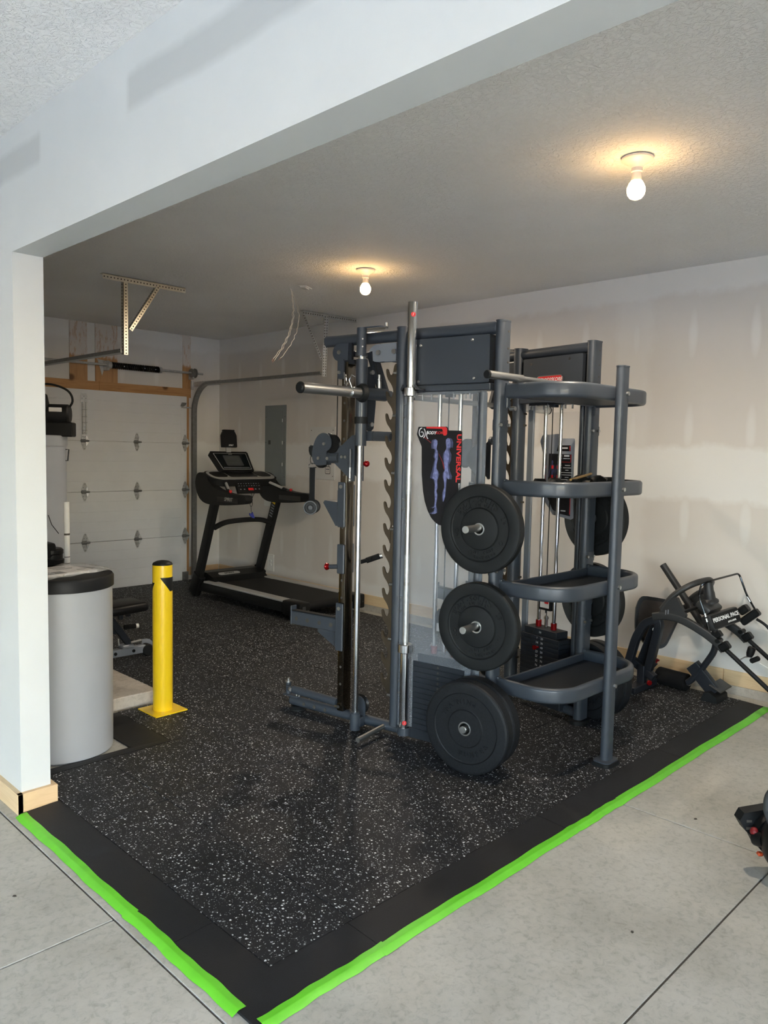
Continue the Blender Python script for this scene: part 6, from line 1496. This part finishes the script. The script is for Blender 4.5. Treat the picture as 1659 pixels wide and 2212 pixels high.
# ------------------------------------------------------------------ lawn mower, handle towards the bench
xn, xf = -0.52, -0.155
mw = thing('lawn_mower', 'black lawn mower with folding handle standing against the long wall', 'lawn mower', (-0.34, -6.95, 0))
RAIL = [(-5.753, 0.543), (-5.838, 0.562), (-5.943, 0.553), (-6.06, 0.508), (-6.147, 0.461), (-6.205, 0.415)]
for x in (xn, xf):
    b = MB(); b.tube(smooth_path([(x, y, z) for y, z in RAIL], 5), 1.0, prof=rrect(0.034, 0.056, 0.01), up=(1, 0, 0)) if False else None
    pts = smooth_path([(x, y, z-0.012) for y, z in RAIL], 5)
    b.tube(pts, 1.0, prof=rrect(0.05, 0.036, 0.009), up=(1, 0, 0)); rl = b.build('handle_cover', 'mower_grey', mw)
    b = MB(); b.tube([(x, -6.18, 0.432), (x, -6.66, 0.055+0.02)], 0.0135, seg=14); tb = b.build('handle_tube', 'black_satin', mw)
    b = MB(); b.box((x, -6.205, 0.425), (0.05, 0.06, 0.05), rot=(-0.7, 0, 0), bev=0.008); b.cyl((x-0.03, -6.17, 0.455), (x+0.03, -6.17, 0.455), 0.014, seg=10); b.build('handle_clamp', 'black_plastic', tb)
    # gusset rising to the grip loop
    b = MB(); b.prism([(-5.785, 0.55), (-5.80, 0.575), (-5.875, 0.675), (-5.905, 0.675), (-5.925, 0.64), (-5.965, 0.575), (-5.96, 0.545)], Matrix(((0, 0, 1, x-0.016), (1, 0, 0, 0), (0, 1, 0, 0), (0, 0, 0, 1))), 0.032); b.build('gusset', 'mower_grey', mw, smooth=False)
    b = MB(); b.box((x-0.018, -5.84, 0.575), (0.004, 0.006, 0.028)); b.box((x-0.018, -5.855, 0.58), (0.004, 0.006, 0.028)); b.build('gusset_slot', 'plate_grey', mw, smooth=False)
xa = xn+0.015; xb = xf-0.03
loop = smooth_path([(xn, -5.805, 0.585), (xn+0.01, -5.865, 0.675), (xn+0.03, -5.93, 0.735), (xn+0.08, -5.985, 0.772), (xn+0.17, -6.01, 0.782), (xf-0.14, -6.01, 0.775), (xf-0.06, -5.985, 0.745), (xf-0.015, -5.93, 0.69), (xf, -5.86, 0.64), (xf, -5.81, 0.585)], 5)
b = MB(); b.tube(loop, 0.019, seg=14); b.build('grip_loop', 'mower_grey', mw)
b = MB(); b.cyl((xn, -5.945, 0.59), (xf, -5.945, 0.60), 0.012, seg=12); b.build('lower_cross_bar', 'black_satin', mw)
b = MB(); b.tube(smooth_path([(xn+0.19, -6.01, 0.765), (xn+0.19, -6.02, 0.70), (xn+0.2, -6.03, 0.64)], 4), [0.03]*4+[0.034]*3+[0.05]*2, seg=12); b.box((xn+0.2, -6.02, 0.615), (0.2, 0.10, 0.05), rot=(0.6, 0, 0), bev=0.015, seg=2); b.build('drive_post', 'mower_grey', mw)
F = frame((-0.345, -6.135, 0.560), (0.97, -0.20, 0.10), (0.05, 0.35, 0.93))
b = MB(); b.box((0, 0.0, -0.03), (0.29, 0.098, 0.07), M=F, bev=0.014, seg=2); pb = b.build('drive_bar', 'mower_grey', mw)
b = MB(); b.prism(rrect(0.27, 0.082, 0.008), F, 0.002, 0.005); b.build('drive_bar_face', 'black_satin', pb, smooth=False)
b = MB(); b.text('PERSONAL PACE', 0.0345, F @ Matrix.Translation((0.0, 0.008, 0.0075)), 0.0006, bold=0.0012, sx=1.02); b.text('AUTO-DRIVE', 0.0145, F @ Matrix.Translation((0.045, -0.025, 0.0075)), 0.0006, bold=0.0004); b.build('lettering', 'white_print', pb, smooth=False)
b = MB(); b.tube(fillet([(xn+0.02, -6.10, 0.50), (xn+0.02, -6.074, 0.587), (xn+0.02, -6.028, 0.695), (xn+0.02, -6.035, 0.775), (xn+0.06, -6.08, 0.80), (xf, -6.132, 0.822), (xf, -6.185, 0.692), (xf, -6.246, 0.598)], 0.03), 0.0065, seg=8); bl = b.build('bail_lever', 'gloss_black', mw)
b = MB()
for f_ in (0.0, 1.0): b.tube([(xn+0.02, -6.068-0.01*f_, 0.60-0.03*f_), (xn+0.02, -6.076-0.01*f_, 0.58-0.03*f_)], 0.0075, seg=8)
b.tube([(xf, -6.19, 0.68), (xf, -6.21, 0.65)], 0.0078, seg=8); b.each('bail_sleeve', 'satin_steel', bl)
b = MB(); b.box((xf, -6.215, 0.555), (0.05, 0.13, 0.05), rot=(-0.75, 0, 0), bev=0.008); b.box((xf, -6.175, 0.595), (0.06, 0.06, 0.05), rot=(-0.75, 0, 0), bev=0.008); b.tube(smooth_path([(xf+0.01, -6.25, 0.545), (xf+0.01, -6.30, 0.52), (xf+0.01, -6.35, 0.47), (xf, -6.6, 0.2)], 5), 0.009, seg=8); b.build('cable_housing', 'black_plastic', mw)
b = MB(); b.box((xn+0.01, -6.155, 0.485), (0.05, 0.05, 0.04), rot=(-0.7, 0, 0), bev=0.006); b.cyl((xn-0.02, -6.14, 0.495), (xn+0.0, -6.14, 0.495), 0.012, seg=10); b.build('clamp_knob', 'black_plastic', mw)
# recoil starter handle parked in its guide on the near tube
b = MB(); b.tube([(xn+0.0, -6.285, 0.352), (xn+0.05, -6.305, 0.372), (xn+0.085, -6.33, 0.375)], 0.004, seg=6); sg_ = b.build('rope_guide', 'satin_steel', mw)
b = MB(); b.lathe([(0, 0), (0.016, 0.0), (0.022, 0.02), (0.023, 0.055), (0.018, 0.062), (0, 0.055)], (xn+0.065, -6.325, 0.375), (0.1, -0.2, 0.97), 16); b.box((xn+0.075, -6.355, 0.362), (0.03, 0.06, 0.03), rot=(-0.55, 0, 0.0), bev=0.008); b.build('starter_handle', 'black_plastic', mw)
b = MB(); b.tube([(xn+0.08, -6.38, 0.345), (xn+0.12, -6.75, 0.18)], 0.0035, seg=6); b.build('starter_rope', 'white_plastic', mw)
# deck, engine and wheels
b = MB(); b.prism(rrect(0.50, 0.62, 0.16, 8), Matrix.Translation((-0.34, -6.97, 0.07)), 0.13); b.build('deck', 'mower_red', mw)
b = MB(); b.cyl((-0.34, -7.02, 0.19), (-0.34, -7.02, 0.30), 0.15, seg=28, bev=0.02); b.cyl((-0.34, -7.02, 0.30), (-0.34, -7.02, 0.34), 0.11, seg=28, bev=0.01); b.build('engine', 'black_plastic', mw)
for x, y, r in ((-0.60, -6.74, 0.125), (-0.08, -6.74, 0.125), (-0.60, -7.2, 0.10), (-0.08, -7.2, 0.10)):
    b = MB(); b.cyl((x-0.022, y, r), (x+0.022, y, r), r, seg=28, bev=0.01); wh = b.build('wheel', 'black_rubber', mw)
    b = MB(); b.cyl((x-0.026, y, r), (x+0.026, y, r), r*0.55, seg=20, bev=0.004); b.build('wheel_hub', 'plate_grey', wh)

# ------------------------------------------------------------------ leaf blower on the floor
bv = Vector((-2.23, -7.075, 0))
lb = thing('leaf_blower', 'black handheld leaf blower with yellow warning labels on the concrete floor', 'leaf blower', bv)
# blower frame: side view plane faces the camera; a = to the viewer's right, d = towards the viewer
A = Vector((0.70, -0.714, 0)); Dv = Vector((-0.714, -0.70, 0)); O = Vector((-2.232, -7.10, 0))
def BP(a, z, d=0.0): return O+A*a+Dv*d+Vector((0, 0, z))
def BF(a, z, d=0.0): return frame(BP(a, z, d), A, (0, 0, 1))
b = MB(); b.lathe([(0, -0.075), (0.085, -0.075), (0.118, -0.055), (0.132, -0.02), (0.134, 0.03), (0.122, 0.055), (0.10, 0.066), (0.085, 0.066), (0.083, 0.05), (0, 0.05)], BP(0.05, 0.155), Dv, 40); hs = b.build('fan_housing', 'black_plastic', lb)
b = MB()
for k in range(12):
    a = 2*PI*k/12; b.tube([BP(0.05+0.03*math.cos(a), 0.155+0.03*math.sin(a), 0.058), BP(0.05+0.082*math.cos(a), 0.155+0.082*math.sin(a), 0.058)], 0.004, seg=6)
b.lathe([(0.076, 0.052), (0.088, 0.052), (0.088, 0.07), (0.076, 0.07), (0.076, 0.052)], BP(0.05, 0.155), Dv, 32); b.lathe([(0, 0.05), (0.03, 0.05), (0.03, 0.064), (0, 0.066)], BP(0.05, 0.155), Dv, 20); b.build('intake_grille', 'dark_grey_plastic', hs)
b = MB(); b.box((0, 0, 0), (0.03, 0.022, 0.012), M=BF(-0.045, 0.165, 0.066), bev=0.003); b.box((0, 0, 0), (0.03, 0.016, 0.012), M=BF(-0.045, 0.12, 0.066), bev=0.003); b.each('latch', 'dark_grey_plastic', hs, smooth=False)
def label(a, z, w_, h_, rot, mat, name):
    dx, dz = a-0.05, z-0.155; rr_ = math.hypot(dx, dz)
    nrm = (A*(dx/rr_)*0.75+Vector((0, 0, dz/rr_))*0.75+Dv*0.65).normalized()
    tang = Vector((0, 0, 1))*(dx/rr_)-A*(dz/rr_)
    xdir = nrm.cross(tang)*-1
    c = BP(a, z, 0.060)
    F = frame(BP(0.05, 0.155, 0)+ (A*(dx/rr_)+Vector((0, 0, dz/rr_)))*0.1245+Dv*0.0525, tang, nrm.cross(tang))
    b = MB(); b.prism(rrect(w_, h_, min(w_, h_)*0.25), F, 0.0025, -0.0005); o = b.build(name, mat, hs, smooth=False)
    return F
for a, z in ((-0.068, 0.205), (-0.083, 0.158), (-0.078, 0.115)):
    F = label(a, z, 0.034, 0.022, 0, 'yellow_label', 'warning_label')
    b = MB(); b.prism([(-0.006, -0.005), (0.006, -0.005), (0, 0.006)], F, 0.0028); b.build('warning_symbol', 'saw_cut', hs, smooth=False)
label(-0.064, 0.085, 0.016, 0.012, 0, 'blue_print', 'logo_sticker')
label(-0.02, 0.268, 0.03, 0.016, 0, 'blue_label', 'blue_label')
label(0.012, 0.283, 0.03, 0.012, 0, 'red_print', 'red_label')
# arched handle
hp_ = smooth_path([BP(-0.055, 0.235, 0.0), BP(-0.072, 0.28, 0.0), BP(-0.070, 0.33, 0.0), BP(-0.045, 0.358, 0.0), BP(0.0, 0.365, 0.0), BP(0.09, 0.362, 0.0), BP(0.16, 0.33, 0), BP(0.19, 0.25, 0)], 5)
b = MB(); b.tube(hp_, 0.0175, seg=12); b.build('handle', 'dark_grey_plastic', lb)
b = MB(); b.prism([(-0.064, 0.225), (-0.045, 0.215), (0.0, 0.262), (-0.012, 0.30), (-0.014, 0.345), (-0.03, 0.36), (-0.052, 0.355), (-0.06, 0.31)], BF(0, 0, 0.012), 0.016); hg = b.build('handle_bracket', 'dark_grey_plastic', lb)
b = MB(); b.cyl(BP(-0.032, 0.335, 0.027), BP(-0.032, 0.335, 0.033), 0.008, seg=12); b.cyl(BP(-0.03, 0.25, 0.027), BP(-0.03, 0.25, 0.033), 0.008, seg=12); b.each('bracket_screw', 'black_plastic', hg)
b = MB(); b.box((0, 0, 0), (0.075, 0.05, 0.05), M=BF(0.045, 0.30, -0.005), bev=0.015, seg=2); b.build('fuel_cap', 'orange_plastic', lb)
b = MB(); b.box((0, 0, 0), (0.09, 0.03, 0.06), M=BF(0.07, 0.275, 0.0), bev=0.01); b.build('throttle', 'red_dark_print', lb)
b = MB(); b.box((0, 0, 0), (0.16, 0.05, 0.10), M=BF(0.04, 0.026, 0.02), bev=0.012, seg=2); b.build('foot', 'black_plastic', lb)
b = MB(); b.cyl(BP(-0.01, 0.02, 0.068), BP(-0.01, 0.02, 0.075), 0.007, seg=8); b.cyl(BP(0.03, 0.02, 0.068), BP(0.03, 0.02, 0.075), 0.007, seg=8); b.each('foot_screw', 'dark_grey_plastic', lb)
b = MB(); b.prism([(-0.115, 0.0), (-0.10, 0.03), (0.0, 0.05), (0.05, 0.03), (0.05, -0.06), (-0.05, -0.07), (-0.09, -0.04)], frame(BP(-0.01, 0.19, -0.12), A, (0, 0, 1)), 0.05, -0.03); eg = b.build('engine_cover', 'black_satin', lb, smooth=False)
b = MB()
for i in range(3):
    for j in range(2): b.box((-0.08+0.035*i, 0.0-0.028*j, 0.0205), (0.02, 0.01, 0.003), M=frame(BP(-0.01, 0.19, -0.12), A, (0, 0, 1)))
b.build('engine_vent', 'saw_cut', eg, smooth=False)
b = MB(); b.sphere(BP(-0.083, 0.165, -0.07), 0.016, 14); b.build('primer_bulb', 'red_dark_print', lb)
b = MB(); b.cyl(BP(-0.075, 0.14, -0.07), BP(-0.06, 0.15, -0.03), 0.028, seg=14); b.cyl(BP(0.0, 0.15, -0.14), BP(0.0, 0.15, -0.06), 0.08, seg=20); b.each('engine_block', 'black_plastic', lb)
b = MB(); b.box((0, 0, 0), (0.02, 0.014, 0.02), M=BF(-0.068, 0.09, -0.05), bev=0.004); b.build('choke_lever', 'orange_plastic', lb)
b = MB(); b.tube([BP(0.13, 0.12, 0.0), BP(0.28, 0.10, 0.0), BP(0.45, 0.07, 0)], [0.06, 0.05, 0.045], seg=20); b.build('nozzle', 'black_plastic', lb)
